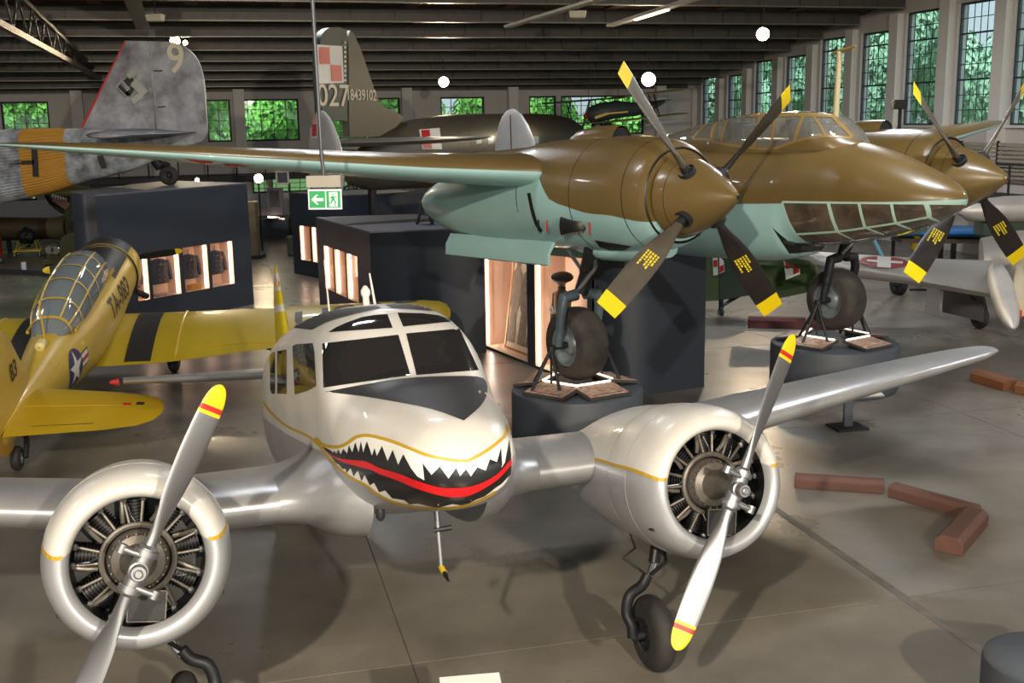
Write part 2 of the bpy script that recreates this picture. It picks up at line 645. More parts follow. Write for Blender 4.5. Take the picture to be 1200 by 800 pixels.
# back (eaves) wall
BW = [(-14, -10.2), (-9.35, -7.35), (-.5, .6), (.8, 3.75), (4.5, 6.9), (7.0, 8.6), (10.6, 12.8), (15.1, 16.5), (16.75, 21.2)]
ZB0, ZB1 = 3.8, 5.75
g = G()
wall_box(-26, 24.4, 55, 55.4, ZB1, 7.2, g)
wall_box(-26, 24.4, 55, 55.4, 2.25, ZB0, g)
wall_box(-26, 24.4, 55, 55.4, -.1, 1.35, g)
prev = -26
for a, b in BW:
    wall_box(prev, a, 55, 55.4, ZB0, ZB1, g)
    prev = b
wall_box(prev, 24.4, 55, 55.4, ZB0, ZB1, g)
LW = [(-10.6, -9.7), (-9.5, -8.2), (1.4, 4.2), (5.0, 8.0)]
prev = -26
for a, b in LW:
    wall_box(prev, a, 55, 55.4, 1.35, 2.25, g)
    prev = b
wall_box(prev, 24.4, 55, 55.4, 1.35, 2.25, g)
tag(g.build('wall_back', M_wall, smooth=0), kind='structure')
for i, (a, b, z0, z1) in enumerate([(p[0], p[1], ZB0, ZB1) for p in BW] + [(p[0], p[1], 1.35, 2.25) for p in LW]):
    fr = G()
    for uu in (a+.04, b-.04): wall_box(uu-.04, uu+.04, 55.1, 55.2, z0, z1, fr)
    for zz in (z0+.04, z1-.04): wall_box(a, b, 55.1, 55.2, zz-.04, zz+.04, fr)
    w = tag(fr.build('window_%d' % (i+11), M_dark, smooth=0), kind='structure')
    n = max(2, round((b-a)/.55))
    for k in range(1, n):
        uu = a+(b-a)*k/n
        q = G(); wall_box(uu-.015, uu+.015, 55.12, 55.17, z0, z1, q); q.build('mullion', M_winframe, w, smooth=0)
    for k in (1, 2, 3):
        zz = z0+(z1-z0)*k/4
        q = G(); wall_box(a, b, 55.12, 55.17, zz-.012, zz+.012, q); q.build('glazing_bar', M_winframe, w, smooth=0)
    q = G(); wall_box(a, b, 55.17, 55.176, z0, z1, q); q.build('pane', M_pane, w, smooth=0)
for i, u in enumerate((-6.1, 1.0, 8.9, 14.2, 22)):
    g = G(); wall_box(u-.25, u+.25, 54.6, 55, 0, 6.2, g)
    tag(g.build('trim_%d' % (i+20), M_pil, smooth=0), kind='structure')
g = G(); wall_box(-26.4, 24.4, -8.4, -8, 5.8, 13, g)
tag(g.build('wall_front_light_block', M_wall, smooth=0), kind='structure')  # unseen upper wall, added to cut sky fill from behind the camera
g = G(); wall_box(-26.4, -26, -8, 55.4, -.1, 12, g)
tag(g.build('wall_left', M_wall, smooth=0), kind='structure')

# roof: boarded deck, plate girders, truss
g = G()
for v0, v1 in ((14, 56), (-9, 14)):
    pts = [HW(u, v, roof_z(v)+dz) for dz in (0, .15) for u, v in ((-26.4, v0), (24.4, v0), (24.4, v1), (-26.4, v1))]
    g.add(pts, [(0, 1, 2, 3), (7, 6, 5, 4), (0, 4, 5, 1), (1, 5, 6, 2), (2, 6, 7, 3), (3, 7, 4, 0)])
ceil = tag(g.build('ceiling', M_deck, smooth=0), kind='structure')
pv = [55, 53.2, 51.2, 48.8, 46.6, 44.2, 41.6, 38.9, 36.0, 33.0, 30.0, 27, 24, 20, 16, 11, 6, 1]
for i, v in enumerate(pv):
    z = roof_z(v)
    dpt = .42
    g = G()
    wall_box(-26, 23.6, v-.012, v+.012, z-dpt, z, g)
    wall_box(-26, 23.6, v-.11, v+.11, z-.03, z, g)
    for k in range(33):
        wall_box(-25.5+1.5*k, -25.46+1.5*k, v-.09, v+.012, z-dpt, z, g)
    p = g.build('girder', M_steel, ceil, smooth=0)
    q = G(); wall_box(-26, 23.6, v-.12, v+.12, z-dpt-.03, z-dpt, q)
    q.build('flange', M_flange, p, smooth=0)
for i, v in enumerate(pv[:-4]):       # boards seen edge-on between the girders
    for k in range(14):
        u = -24+3.4*k+random.uniform(-.8, .8)
        g = G(); wall_box(u-.2, u+.2, v-1.6, v-.4, roof_z(v-1)-.13, roof_z(v-1)-.08, g)
        g.build('rafter', mat('rafter_wood', '#6b4a33', .75, var=.5, vscale=5, base2='#3b281c'), ceil, smooth=0)
# lattice truss, upper left
tr = thing('roof_truss', 'pale steel lattice truss running under the roof at upper left', 'truss', HW(-5, 45))
def tl(u, v, z): return Matrix.Translation(-HW(-5, 45)) @ HW(u, v, z)
A = at_plane(-30, 12, HN*-4.7, HN); B = at_plane(122, 94, HN*-4.7, HN)
ax = (A-Vector((0, 0, 0)))
o0 = -HW(-5, 45)
G().bar(A+o0, B+o0, .16, .16).build('bottom_chord', mat('rust_steel', '#8a8178', .5, metal=.35, var=.7, vscale=3, base2='#5c4a3c'), tr, smooth=0)
A2 = A+Vector((0, 0, 1.25)); B2 = B+Vector((0, 0, .1))
G().bar(A2+o0, B2+o0, .12, .12).build('top_chord', M_steel, tr, smooth=0)
nb = 12
for k in range(nb):
    p = A.lerp(B, k/nb); q = A2.lerp(B2, (k+.5)/nb); r = A.lerp(B, (k+1)/nb)
    G().bar(p+o0, q+o0, .05, .05).build('diagonal', M_steel, tr, smooth=0)
    G().bar(q+o0, r+o0, .05, .05).build('diagonal', M_steel, tr, smooth=0)
# beam running into the depth at upper left
A = at_z(140, -40, 8.0); B = at_z(168, 34, 7.55)
bm_ = thing('roof_beam', 'grey steel beam hanging under the roof left of the tail lamp', 'beam', (A.x, A.y, 0))
o0 = -Vector((A.x, A.y, 0))
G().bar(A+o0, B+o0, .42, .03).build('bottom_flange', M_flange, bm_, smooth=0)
G().bar(A+o0+Vector((0, 0, .25)), B+o0+Vector((0, 0, .25)), .03, .5).build('web', M_steel, bm_, smooth=0)

# pale strips (trunking with a lamp in one) under the roof
M_tube = mat('lit_tube', '#ffffff', .4, emit='#ffe9c8', estr=3.0)
for i, (pa, pb, z, lit) in enumerate((((735, -11), (595, 31), 7.3, 0), ((850, -13), (715, 30), 7.3, 1))):
    A, B = at_z(*pa, z), at_z(*pb, z)
    t = thing('light_trunking', ('long pale unlit lighting trunk under the roof, left of the two' , 'long lighting trunk under the roof with a lit tube, right of the two')[i], 'ceiling light', (A.x, A.y, 0))
    o0 = -Vector((A.x, A.y, 0))
    G().bar(A+o0, B+o0, .24, .08).build('trunk', mat('trunk_paint', '#a9a39b', .45, metal=.2), t, smooth=0, bevel=.01)
    if lit:
        c, e = A.lerp(B, .42), A.lerp(B, .72)
        d = Vector((0, 0, -.06))
        G().bar(c+o0+d, e+o0+d, .1, .05).build('tube', M_tube, t)

# high-bay lamps that show in the picture
M_lamp = mat('lamp_glow', '#ffffff', .3, emit='#ffdca0', estr=60.0)
def flood(px, py, Y, label, power, r=.16, target=None, wide=1.0, stem=True):
    c = at_y(px, py, Y)
    t = thing('flood_lamp', label, 'lamp', (c.x, c.y, 0))
    o = Vector((0, 0, c.z))
    tg = Vector(target or (0, 9, 1))
    d = (tg-c).normalized()
    G().lathe([(-.22, .05), (-.2, r*.8), (-.02, r*1.15), (.02, r*1.2), (.02, r*1.08), (-.01, r*1.05)], o, d, 20, caps=(True, False)).build('housing', M_dark, t)
    G().lathe([(0, r*1.04*wide), (.012, r*.9*wide), (.02, .01)], o, d, 20).build('lens', M_lamp, t)
    if stem:
        zr_ = min(c.z+.9, roof_z(HD.dot(c))-.02)
        G().cyl(o-d*.15, Vector((-d.x*.15, -d.y*.15, zr_)), .02, n=8).build('stem', M_dark, t)
    else:
        G().cyl(o-d*.15, Vector((-d.x*.15, -d.y*.15, 0)), .03, n=8).build('pole', M_dark, t)
    l = bpy.data.lights.new('flood_light', 'SPOT')
    l.energy = power; l.color = (1, .8, .55); l.spot_size = R(120); l.spot_blend = .6; l.shadow_soft_size = .15
    lo = bpy.data.objects.new('flood_light', l)
    COL.objects.link(lo)
    lo.location = c+d*.06
    lo.rotation_euler = d.to_track_quat('-Z', 'Y').to_euler()
    return t
flood(205, 48, 42, 'glowing flood lamp above the mottled grey tail fin', 900, .17)
flood(217, 50, 42, 'small second lamp head right of the lamp above the grey tail', 150, .08)
flood(520, 96, 46, 'round glowing flood lamp above the dark transport fuselage', 900, .19)
flood(760, 93, 42, 'brightest double flood lamp above the hanging biplane', 900, .24)
flood(894, 40, 38, 'glowing flood lamp in front of the right row of windows', 900, .2)
flood(303, 209, 41, 'low glowing spot lamp beyond the aisle between the dark boxes', 90, .15, stem=False)
flood(231, 211, 46, 'tiny glowing spot lamp right of the tail wheel', 60, .08, stem=False)
# unlit fittings
for px, py, z, lb in ((182, 21, 7.6, 'cream box fitting under the roof right of the steel beam'), (677, 17, 7.6, 'cream box fitting hanging left of the lit lighting trunk')):
    c = at_z(px, py, z)
    t = thing('ceiling_fitting', lb, 'ceiling light', (c.x, c.y, 0))
    G().box((0, 0, c.z), (.42, .3, .2), taper=(1.2, 1.2)).build('body', mat('cream_plastic', '#b9b09c', .5), t, bevel=.02)
    G().cyl((0, 0, c.z+.1), (0, 0, c.z+.9), .02, n=8).build('stem', M_dark, t)

# railing along the back of the hall and along the right wall
def railing(name, label, p0, p1, z0, n, wires=2, post=.05):
    p0, p1 = Vector(p0), Vector(p1)
    t = thing(name, label, 'railing', (p0.x, p0.y, 0))
    o = -Vector((p0.x, p0.y, 0))
    for k in range(n+1):
        q = p0.lerp(p1, k/n)+o
        G().box(q+Vector((0, 0, z0+.5)), (post, post, 1.05)).build('post', M_dark, t, smooth=0)
    G().bar(p0+o+Vector((0, 0, z0+1.05)), p1+o+Vector((0, 0, z0+1.05)), .07, .06).build('top_rail', M_dark, t, smooth=0)
    for k in range(wires):
        zz = z0+.1+.85*k/max(1, wires-1)
        G().bar(p0+o+Vector((0, 0, zz)), p1+o+Vector((0, 0, zz)), .03, .03).build('rail', M_dark, t, smooth=0)
    return t
g = G(); wall_box(-14, 22, 52.5, 55, 1.0, 2.3-.95, g)
railing('railing', 'dark gallery railing along the foot of the back wall', HW(-12, 52.6), HW(21, 52.6), 2.3, 26)
tag(G().box(HW(4.5, 53.8, 2.2), (33, 2.4, .2), HROT).build('trim_30', mat('gallery_edge', '#3b3a40', .6), smooth=0), kind='structure')
railing('railing', 'tall dark railing behind the right propeller under the windows', HW(21.5, 30.5), HW(21.5, 22), 2.1, 8, 3)
tag(G().box(HW(22.8, 26, 2.0), (2.6, 12, .2), HROT).build('trim_31', mat('gallery_edge', '#3b3a40', .6), smooth=0), kind='structure')

# trees outside
def leaf_cloud(rad, n, seed):
    rnd = random.Random(seed)
    g = G()
    blobs = [(Vector((rnd.uniform(-.5, .5), rnd.uniform(-.5, .5), rnd.uniform(-.35, .6)))*rad, rnd.uniform(.45, .7)*rad) for _ in range(9)]
    for k in range(n):
        c, r_ = rnd.choice(blobs)
        d = Vector((rnd.gauss(0, 1), rnd.gauss(0, 1), rnd.gauss(0, 1))).normalized()
        p = c+d*r_*rnd.uniform(.75, 1.0)
        a = Vector((rnd.gauss(0, 1), rnd.gauss(0, 1), rnd.gauss(0, 1))).normalized()
        b = d.cross(a).normalized()
        a = (a*.4+b.cross(d)*.8).normalized()
        s_ = rnd.uniform(.11, .22)
        g.add([p-a*s_, p+b*s_*.6+d*s_*.15, p+a*s_, p-b*s_*.6+d*s_*.15], [(0, 1, 2, 3)])
    return g
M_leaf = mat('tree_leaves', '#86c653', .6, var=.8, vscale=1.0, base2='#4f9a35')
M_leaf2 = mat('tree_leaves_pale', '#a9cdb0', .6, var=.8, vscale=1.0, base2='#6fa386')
M_bark = mat('bark', '#5a4a3a', .9, bump=.3)
clouds = []
for k in range(3):
    o = leaf_cloud(2.6, 8000, 40+k).build('crown', [M_leaf], None, smooth=0)
    clouds.append(o)
clouds2 = []
for c in clouds:
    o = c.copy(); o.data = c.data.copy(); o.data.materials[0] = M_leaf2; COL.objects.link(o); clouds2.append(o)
tn = 0
def tree(p, label, h, pool, k, sc_=(1, 1, 1)):
    t = thing('tree', label, 'tree', (p.x, p.y, 0), 0, 'trees outside the windows')
    c = share(pool[k % 3], 'crown', (0, 0, h), t, (0, 0, k*1.3), sc_)
    c.name = 'crown'
    c['kind'] = 'stuff'
    G().tube([(0, 0, -.1), (.1, .05, h*.5), (0, 0, h)], [.28, .2, .1], 8).build('trunk', M_bark, t)
    return t
for k in range(11):
    tree(HW(-20+4.6*k, 69+(k % 2)*7.5), 'leafy green tree outside the low back windows', 4.6+.7*(k % 2), clouds, k, (1.25, 1.25, 1.5))
for k in range(14):
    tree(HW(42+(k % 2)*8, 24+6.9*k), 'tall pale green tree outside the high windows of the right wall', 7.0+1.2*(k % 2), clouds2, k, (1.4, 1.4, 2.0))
for c in clouds+clouds2:
    bpy.data.objects.remove(c)
tag(G().box(HW(0, 24, -.5), (200, 200, .3), HROT).build('ground', mat('grass', '#4c6b2c', .9, var=.5), smooth=0), kind='structure')
# ---------------------------------------------------------------- aircraft parts shared by several builders
M_tyre = mat('tyre_rubber', '#1f1e1e', .75, var=.6, vscale=6, base2='#3a3633', bump=.15, bscale=30)
M_tyre_dusty = mat('dusty_tyre', '#272423', .8, var=.75, vscale=3, base2='#4a423b', bump=.2, bscale=25)
M_hubgrey = mat('wheel_hub_paint', '#7f8a90', .45, metal=.3, var=.4, vscale=8)
M_steelb = mat('bright_steel', '#c9ccd0', .18, metal=1.0)
M_alu = mat('bare_aluminium', '#8e9093', .44, metal=.85, var=.5, vscale=3, base2='#85888c', rvar=.08)
M_crank = mat('crankcase_grey', '#66625c', .42, metal=.45, var=.6, vscale=10, base2='#4c4640')
M_cyl = mat('cylinder_black', '#17181b', .45, metal=.5)
M_yel = mat('yellow_tip', '#e2c01c', .4)
M_red = mat('red_paint', '#b3261f', .4)
M_gold = mat('gold_line', '#b3901f', .45)
M_rubberblk = mat('black_hose', '#141414', .6)

def wheel(parent, c, r, w, xf=None, axis=(0, 1, 0), tyre=None, hub=None, hub_r=.5):
    c = Vector(c); ax = Vector(axis).normalized()
    prof = []
    for i in range(13):
        a = PI*(i/12)
        prof.append((-w/2*math.cos(a), r*hub_r + (r*(1-hub_r))*(math.sin(a)**.55)))
    g = G().lathe([(-w*.38, r*hub_r*.97)] + prof + [(w*.38, r*hub_r*.97)], c, ax, 36)
    t = g.build('wheel', tyre or M_tyre, parent, xf, 50)
    for s in (-1, 1):
        h = G().lathe([(s*w*.37, r*hub_r*1.03), (s*w*.42, r*hub_r*.97), (s*w*.41, r*hub_r*.86), (s*w*.27, r*hub_r*.78), (s*w*.23, r*hub_r*.5), (s*w*.31, r*hub_r*.42), (s*w*.37, r*hub_r*.24), (s*w*.37, .005)], c, ax, 28)
        h.build('hub', hub or M_hubgrey, t, xf, 30)
    return t

def blade(parent, o, d, n, rows, mats, xf, tipr, name='blade', sense=1, band=None):
    """rows: (r, width, thickness, twist deg); d blade direction, n prop axis (forward); tip beyond tipr takes material 1"""
    o, d, n = Vector(o), Vector(d).normalized(), Vector(n).normalized()
    c = n.cross(d).normalized()*sense
    rs = [q[0] for q in rows]
    xs = []
    for i in range(len(rows)-1):
        for k in range(4): xs.append(rs[i]+(rs[i+1]-rs[i])*k/4)
    xs.append(rs[-1])
    for b in [tipr]+list(band or []):
        xs += [b-1e-4, b+1e-4]
    xs.sort()
    g = G()
    out = []
    m = 16
    for x in xs:
        w = interp(rs, [q[1] for q in rows], x); t = interp(rs, [q[2] for q in rows], x); tw = R(interp(rs, [q[3] for q in rows], x))
        cd = c*math.cos(tw) + n*math.sin(tw)
        td = n*math.cos(tw) - c*math.sin(tw)
        out.append([o + d*x + cd*(w/2*math.cos(2*PI*j/m)) + td*(t/2*math.sin(2*PI*j/m)) for j in range(m)])
    for i in range(len(out)-1):
        xm = (xs[i]+xs[i+1])/2
        mi = 0
        if xm > tipr: mi = 1
        if band and band[0] < xm < band[1]: mi = 2
        g.rings(out[i:i+2], True, i == 0, i == len(out)-2, mi)
    # weld coincident rings
    ob = g.build(name, mats, parent, xf, 60)
    bm = bmesh.new(); bm.from_mesh(ob.data)
    bmesh.ops.remove_doubles(bm, verts=bm.verts, dist=1e-5)
    bm.to_mesh(ob.data); bm.free()
    ob.data.polygons.foreach_set('use_smooth', [True]*len(ob.data.polygons))
    ob.data.set_sharp_from_angle(angle=R(60))
    return ob

def ring_cross(row, z, side, yc):
    """point of a closed section where it passes height z on one side"""
    n = len(row)
    for j in range(n):
        a, b = row[j], row[(j+1) % n]
        if (a.z-z)*(b.z-z) <= 0 and abs(a.z-b.z) > 1e-9:
            p = a.lerp(b, (z-a.z)/(b.z-a.z))
            if (p.y-yc)*side > 0: return p
    return None
def ribbon(rows, zf, w, side, yc, off=.004, g=None):
    g = g or G()
    prev = None
    for row in rows:
        z = zf(row[0].x)
        a, b = ring_cross(row, z+w/2, side, yc), ring_cross(row, z-w/2, side, yc)
        if a is None or b is None:
            prev = None; continue
        cz = sum((p.z for p in row), 0)/len(row)
        def lift(p):
            d = Vector((0, p.y-yc, p.z-cz))
            return p + d.normalized()*off + Vector((off*.4, 0, 0))
        a, b = lift(a), lift(b)
        if prev: g.add([prev[0], prev[1], b, a], [(0, 1, 2, 3)])
        prev = (a, b)
    return g

# ================================================================ the silver twin with the shark mouth
BE = Frame((-.355, 7.34, 1.85), R(18.9), R(11))
be = thing('twin_engine_aeroplane', 'silver and white twin-engined aeroplane with a toothy shark mouth painted on its nose', 'aeroplane', BE.base, BE.rz)
X = BE.xf
M_hullBE = mat('silver_and_white_paint', '#cbcac7', .33, metal=0, base2='#b4b7bd', attr='paint', attr_soft=.004, m2=.45, r2=.33, var=.35, vscale=2.2, coat=.15)
M_silver = mat('silver_paint', '#b0b2b5', .34, metal=.5, var=.5, vscale=2.2, base2='#8a8c92', rvar=.07)
M_glassdark = mat('dark_cabin_glass', '#232325', .07, spec=.7, coat=.6)
M_glassdark2 = mat('side_cabin_glass', '#2a3038', .04, metal=.55)
M_antiglare = mat('antiglare_grey', '#252629', .55, var=.4, vscale=6, base2='#36373b')
M_mouthblk = mat('mouth_black', '#17171a', .3, coat=.3)
M_tooth = mat('tooth_white', '#dedfdc', .35, coat=.3)
M_mouthred = mat('mouth_red', '#c4161c', .35, coat=.3)

beS = [(.335, .40, .44, .02, 2, 2), (.325, .335, .51, .13, 2, 2), (.29, .265, .60, .24, 2.1, 2), (.22, .20, .69, .325, 2.2, 2.1), (.10, .145, .765, .385, 2.3, 2.2), (-.15, .095, .84, .455, 2.4, 2.3),
       (-.55, .04, .925, .575, 2.5, 2.4), (-.95, -.02, 1.0, .66, 2.6, 2.5), (-1.08, -.04, 1.03, .675, 2.7, 2.5), (-1.28, -.07, 1.2, .69, 3.0, 2.5), (-1.50, -.10, 1.41, .705, 3.2, 2.5), (-1.72, -.135, 1.535, .715, 3.1, 2.5), (-2.0, -.17, 1.61, .735, 3.0, 2.5),
       (-2.4, -.21, 1.645, .76, 3.0, 2.5), (-3.2, -.28, 1.64, .805, 3.0, 2.5), (-4.4, -.30, 1.58, .825, 2.9, 2.5), (-6.0, -.2, 1.36, .68, 2.6, 2.4), (-7.6, .05, 1.15, .38, 2.3, 2.2), (-9.3, .45, .92, .06, 2, 2)]
be_rows = hull_rows(beS, 6, 72)
gb = G().rings(be_rows, True, True, True)
def be_line(x):
    if x > -1.9: return .47
    return .47 + .047*(-1.9-x)
fus = gb.build('fuselage', M_hullBE, be, X, 40, attr=lambda p: p.z-be_line(p.x))
tb = bvh([gb])
def on_be(poly, name, m, off=.004, step=7, parent=fus):
    return decal(BE, tb, poly, step, off).build(name, m, parent, X, 30)
def Z6(pts): return [(280+x*.375, 300+y*.375) for x, y in pts]
def ZM(pts): return [(370+x/5, 480+y/5) for x, y in pts]
on_be(Z6([(262, 274), (498, 247), (536, 374), (266, 411)]), 'windscreen', M_glassdark, .006)
on_be(Z6([(522, 243), (662, 230), (688, 228), (748, 357), (620, 368), (555, 373)]), 'windscreen', M_glassdark, .006)
on_be(Z6([(169, 282), (180, 276), (232, 272), (237, 300), (242, 405), (215, 420), (176, 432)]), 'side_window', M_glassdark2, .006, 4)
on_be([(316.6, 417), (319, 413), (322.5, 412), (322.5, 461), (319, 461), (317.3, 457)], 'side_window', M_glassdark2, .006, 3)
on_be([(325.6, 411.8), (336, 409.5), (336, 461), (325.6, 461)], 'side_window', M_glassdark2, .006, 3)
on_be([(385.5, 389.5), (394, 384), (405, 379), (424.5, 372), (440, 369.5), (454, 368.5), (460, 384.5)], 'eyebrow_window', M_glassdark, .006, 4)
on_be([(465.6, 366.8), (494, 367.5), (514, 370), (524, 373), (530, 377), (472.5, 383)], 'eyebrow_window', M_glassdark, .006, 4)
on_be([(344.5, 384), (352, 377), (374, 367.5), (404, 362), (440, 358.5), (447, 361), (415, 368.5), (394, 374), (381, 378.5), (366, 386.5)], 'roof_window', M_antiglare, .006, 1.8)
on_be([(451, 357), (470, 355.6), (494, 356.5), (518, 361.5), (528, 367), (510, 365), (480, 362.5), (459, 361.5)], 'roof_window', M_antiglare, .006, 1.8)
on_be(smooth_line([(381, 459), (430, 450), (482, 442.5), (542, 440.5)], 4)+smooth_line([(542, 440.5), (566, 443), (571, 459.5), (563, 476), (543.6, 493)], 3)[1:]+smooth_line([(543.6, 493), (505, 479), (456, 469.5), (422, 464), (381, 459)], 3)[1:-1], 'antiglare_panel', M_antiglare, .003)
# shark mouth
gu = smooth_line(ZM([(0, 165), (40, 200), (90, 215), (140, 215), (190, 195), (240, 160), (300, 150), (360, 160), (450, 185), (550, 225), (650, 265), (760, 290), (870, 300), (920, 285), (1000, 240), (1080, 180), (1115, 135), (1131, 70)]), 4)
gl = smooth_line(ZM([(0, 170), (40, 230), (100, 300), (150, 350), (220, 400), (300, 440), (350, 480), (430, 525), (520, 553), (620, 569), (720, 574), (850, 562), (960, 527), (1075, 460), (1120, 410), (1143, 340), (1150, 240), (1143, 130)]), 4)
mouth = on_be([tuple(p) for p in gu]+[tuple(p) for p in gl[::-1][:-1]], 'shark_mouth', M_tooth, .003, 6)
blk = [(40, 212), (90, 235), (105, 252), (112, 238), (125, 255), (135, 230), (150, 260), (165, 228), (188, 255), (198, 205), (218, 250), (235, 190), (255, 250), (268, 185), (282, 250), (303, 183), (333, 268), (348, 225), (362, 270), (392, 212), (425, 300), (455, 235), (487, 322), (517, 260), (560, 340), (600, 390), (640, 412), (628, 312), (680, 380), (728, 332), (778, 402), (822, 340), (845, 388), (880, 347), (908, 390), (945, 337), (995, 355), (1018, 290), (1060, 305), (1083, 222), (1090, 320), (1083, 343), (1105, 310), (1130, 180), (1141, 260),
       (1143, 330), (1140, 375), (1108, 408), (1085, 432), (1050, 455), (1020, 480), (985, 505), (940, 522), (900, 543), (850, 555), (800, 548), (720, 568), (660, 560), (600, 545), (550, 550), (520, 525), (450, 515), (410, 470), (375, 480), (345, 425), (320, 440), (290, 380), (272, 415), (250, 355), (225, 390), (208, 340), (185, 370), (178, 345), (160, 345), (140, 320), (120, 310), (95, 275), (60, 240)]
decal(BE, tb, ZM(blk), 6, .0055).build('mouth_black', M_mouthblk, fus, X, 30)
rd = smooth_line(ZM([(50, 225), (120, 275), (190, 290), (300, 302), (380, 340), (500, 375), (600, 415), (720, 450), (800, 455), (880, 450), (960, 430), (1060, 375), (1142, 285)]), 3) + smooth_line(ZM([(1143, 318), (1070, 400), (970, 465), (890, 500), (810, 508), (720, 495), (600, 460), (480, 410), (380, 375), (330, 350), (240, 328), (150, 300), (90, 262)]), 3)
decal(BE, tb, rd, 6, .008).build('mouth_red', M_mouthred, fus, X, 30)
decal(BE, tb, strip(gu, 3.6), 4, .0065).build('gold_line', M_gold, fus, X, 30)
decal(BE, tb, strip(gl[:52], 2.8), 4, .0065).build('gold_line', M_gold, fus, X, 30)
ln = smooth_line([(307, 468), (315, 480), (327, 492), (340, 501), (356, 508), (366, 514), (372, 520), (376, 523)], 3)
decal(BE, tb, strip(ln, 2.4), 3, .0045).build('gold_line', M_gold, fus, X, 30)
# aerials and probe
r1 = BE.plane(386, 363, 1, 0); r2 = BE.plane(438, 352, 1, .05)
def up_w(p, dz, dy=0.0): return BE.loc(BE.w(p)+Vector((dy, 0, dz)))
ra = BE.loc(at_y(386, 363, BE.w(r1).y)); rb = BE.loc(at_y(380, 305, BE.w(r1).y))
G().tube([ra-Vector((0, 0, .15)), rb], [.012, .007], 8).build('aerial_mast', M_white, be, X)
rc = BE.loc(at_y(440, 352, BE.w(r2).y)); rd_ = BE.loc(at_y(433, 320, BE.w(r2).y))
G().tube([rc-Vector((0, 0, .1)), rd_], [.014, .008], 8).build('aerial_mast', M_white, be, X)
rk = BE.loc(at_y(429, 352, BE.w(r2).y))
G().lathe([(-.1, .035), (.03, .03), (.06, .045), (.09, .045), (.13, .02), (.14, .001)], rk, (0, 0, 1), 16).build('beacon', M_white, be, X)
pa, pb, pc = BE.plane(511, 594, 1, 0), BE.plane(517, 664, 1, 0), BE.plane(526, 681, 1, -.02)
g = G().tube([pa+Vector((0, 0, .12)), pb], .02, 10)
pm = pa.lerp(pb, .38)
G().tube([pm+Vector((.0, -.03, 0)), pm+Vector((.03, .10, .01))], [.022, .02], 10).build('probe_arm', M_dark, g.build('pitot_mast', M_alu, be, X), X)
G().tube([pb, pb.lerp(pc, .45)], .022, 8).build('probe_tip', M_yel, be, X)
G().tube([pb.lerp(pc, .45), pc], [.02, .008], 8).build('probe_end', M_black, be, X)
# wings
cs = [(-2.2, -1.36, .11, 2.6, .165, .015, .12), (-1.4, -1.38, .10, 2.65, .17, .015, .12), (-.6, -1.38, .10, 2.7, .17, .015, .12), (0, -1.38, .10, 2.7, .17, .015, .12), (.6, -1.38, .10, 2.7, .17, .015, .12), (1.4, -1.38, .10, 2.65, .17, .015, .12), (2.2, -1.36, .11, 2.6, .165, .015, .12)]
G().rings(wing_rows(cs, 22), True, True, True).build('centre_wing', M_silver, be, X, 50)
for s in (-1, 1):
    ow = [(2.15*s, -1.37, .14, 2.55, .16, .015, .12), (3.2*s, -1.55, .29, 2.3, .155, .015, .10), (4.6*s, -1.86, .44, 1.9, .145, .015, .08), (6.0*s, -2.2, .57, 1.5, .13, .02, .05), (6.7*s, -2.42, .63, 1.22, .12, .02, .03), (7.02*s, -2.62, .66, .88, .11, .02, .02), (7.18*s, -2.84, .67, .5, .1, .01, 0), (7.24*s, -3.02, .68, .12, .1, 0, 0)]
    w = G().rings(wing_rows(ow, 22), True, True, True).build('outer_wing', M_silver, be, X, 50)
    # root fillet
    fil = [(s*.45, -.85, .13, 3.3, .24, .015, .12), (s*.62, -.92, .13, 3.2, .235, .015, .12), (s*.72, -1.06, .12, 3.05, .215, .015, .12), (s*.82, -1.24, .11, 2.85, .19, .015, .12), (s*.95, -1.345, .10, 2.72, .176, .015, .12), (s*1.08, -1.378, .10, 2.66, .171, .015, .12)]
    G().rings(wing_rows(fil, 22), True, True, True).build('wing_fillet', M_silver, be, X, 50)
# tail
tp = [(-2.25, -8.55, 1.02, .9, .1, 0), (-1.2, -8.25, .98, 1.3, .1, 0), (0, -8.0, .95, 1.6, .1, 0), (1.2, -8.25, .98, 1.3, .1, 0), (2.25, -8.55, 1.02, .9, .1, 0)]
G().rings(wing_rows(tp), True, True, True).build('tailplane', M_silver, be, X, 50)
fz = [(.9, -7.55, 1.9, .09), (1.3, -7.75, 1.55, .09), (1.7, -7.98, 1.2, .09), (2.1, -8.22, .8, .09), (2.35, -8.4, .45, .09), (2.47, -8.5, .15, .09)]
frows = []
for i in range(len(fz)-1):
    for k in range(4): frows.append(tuple(fz[i][q]+(fz[i+1][q]-fz[i][q])*k/4 for q in range(4)))
frows.append(fz[-1])
gfz = G(); rr_ = fin_rows(frows, 10, -.1)
for i in range(len(rr_)-1):
    zm = (frows[i][0]+frows[i+1][0])/2
    gfz.rings(rr_[i:i+2], True, i == 0, i == len(rr_)-2, 1 if any(a < zm < b for a, b in ((1.82, 1.93), (2.05, 2.15), (2.25, 2.33))) else 0)
fzo = gfz.build('tail_fin', [mat('lemon_paint', '#d3bd1e', .4), M_white], be, X, 45)
G().bar((-8.15, -.155, 2.16), (-8.15, -.145, 2.25), .08, .012).build('fin_badge', M_mouthred, fzo, X)
G().cyl((-8.45, -2.3, 1.02), (-8.45, -2.42, 1.02), .05, .02, 10).build('tip_lamp', M_red, be, X)
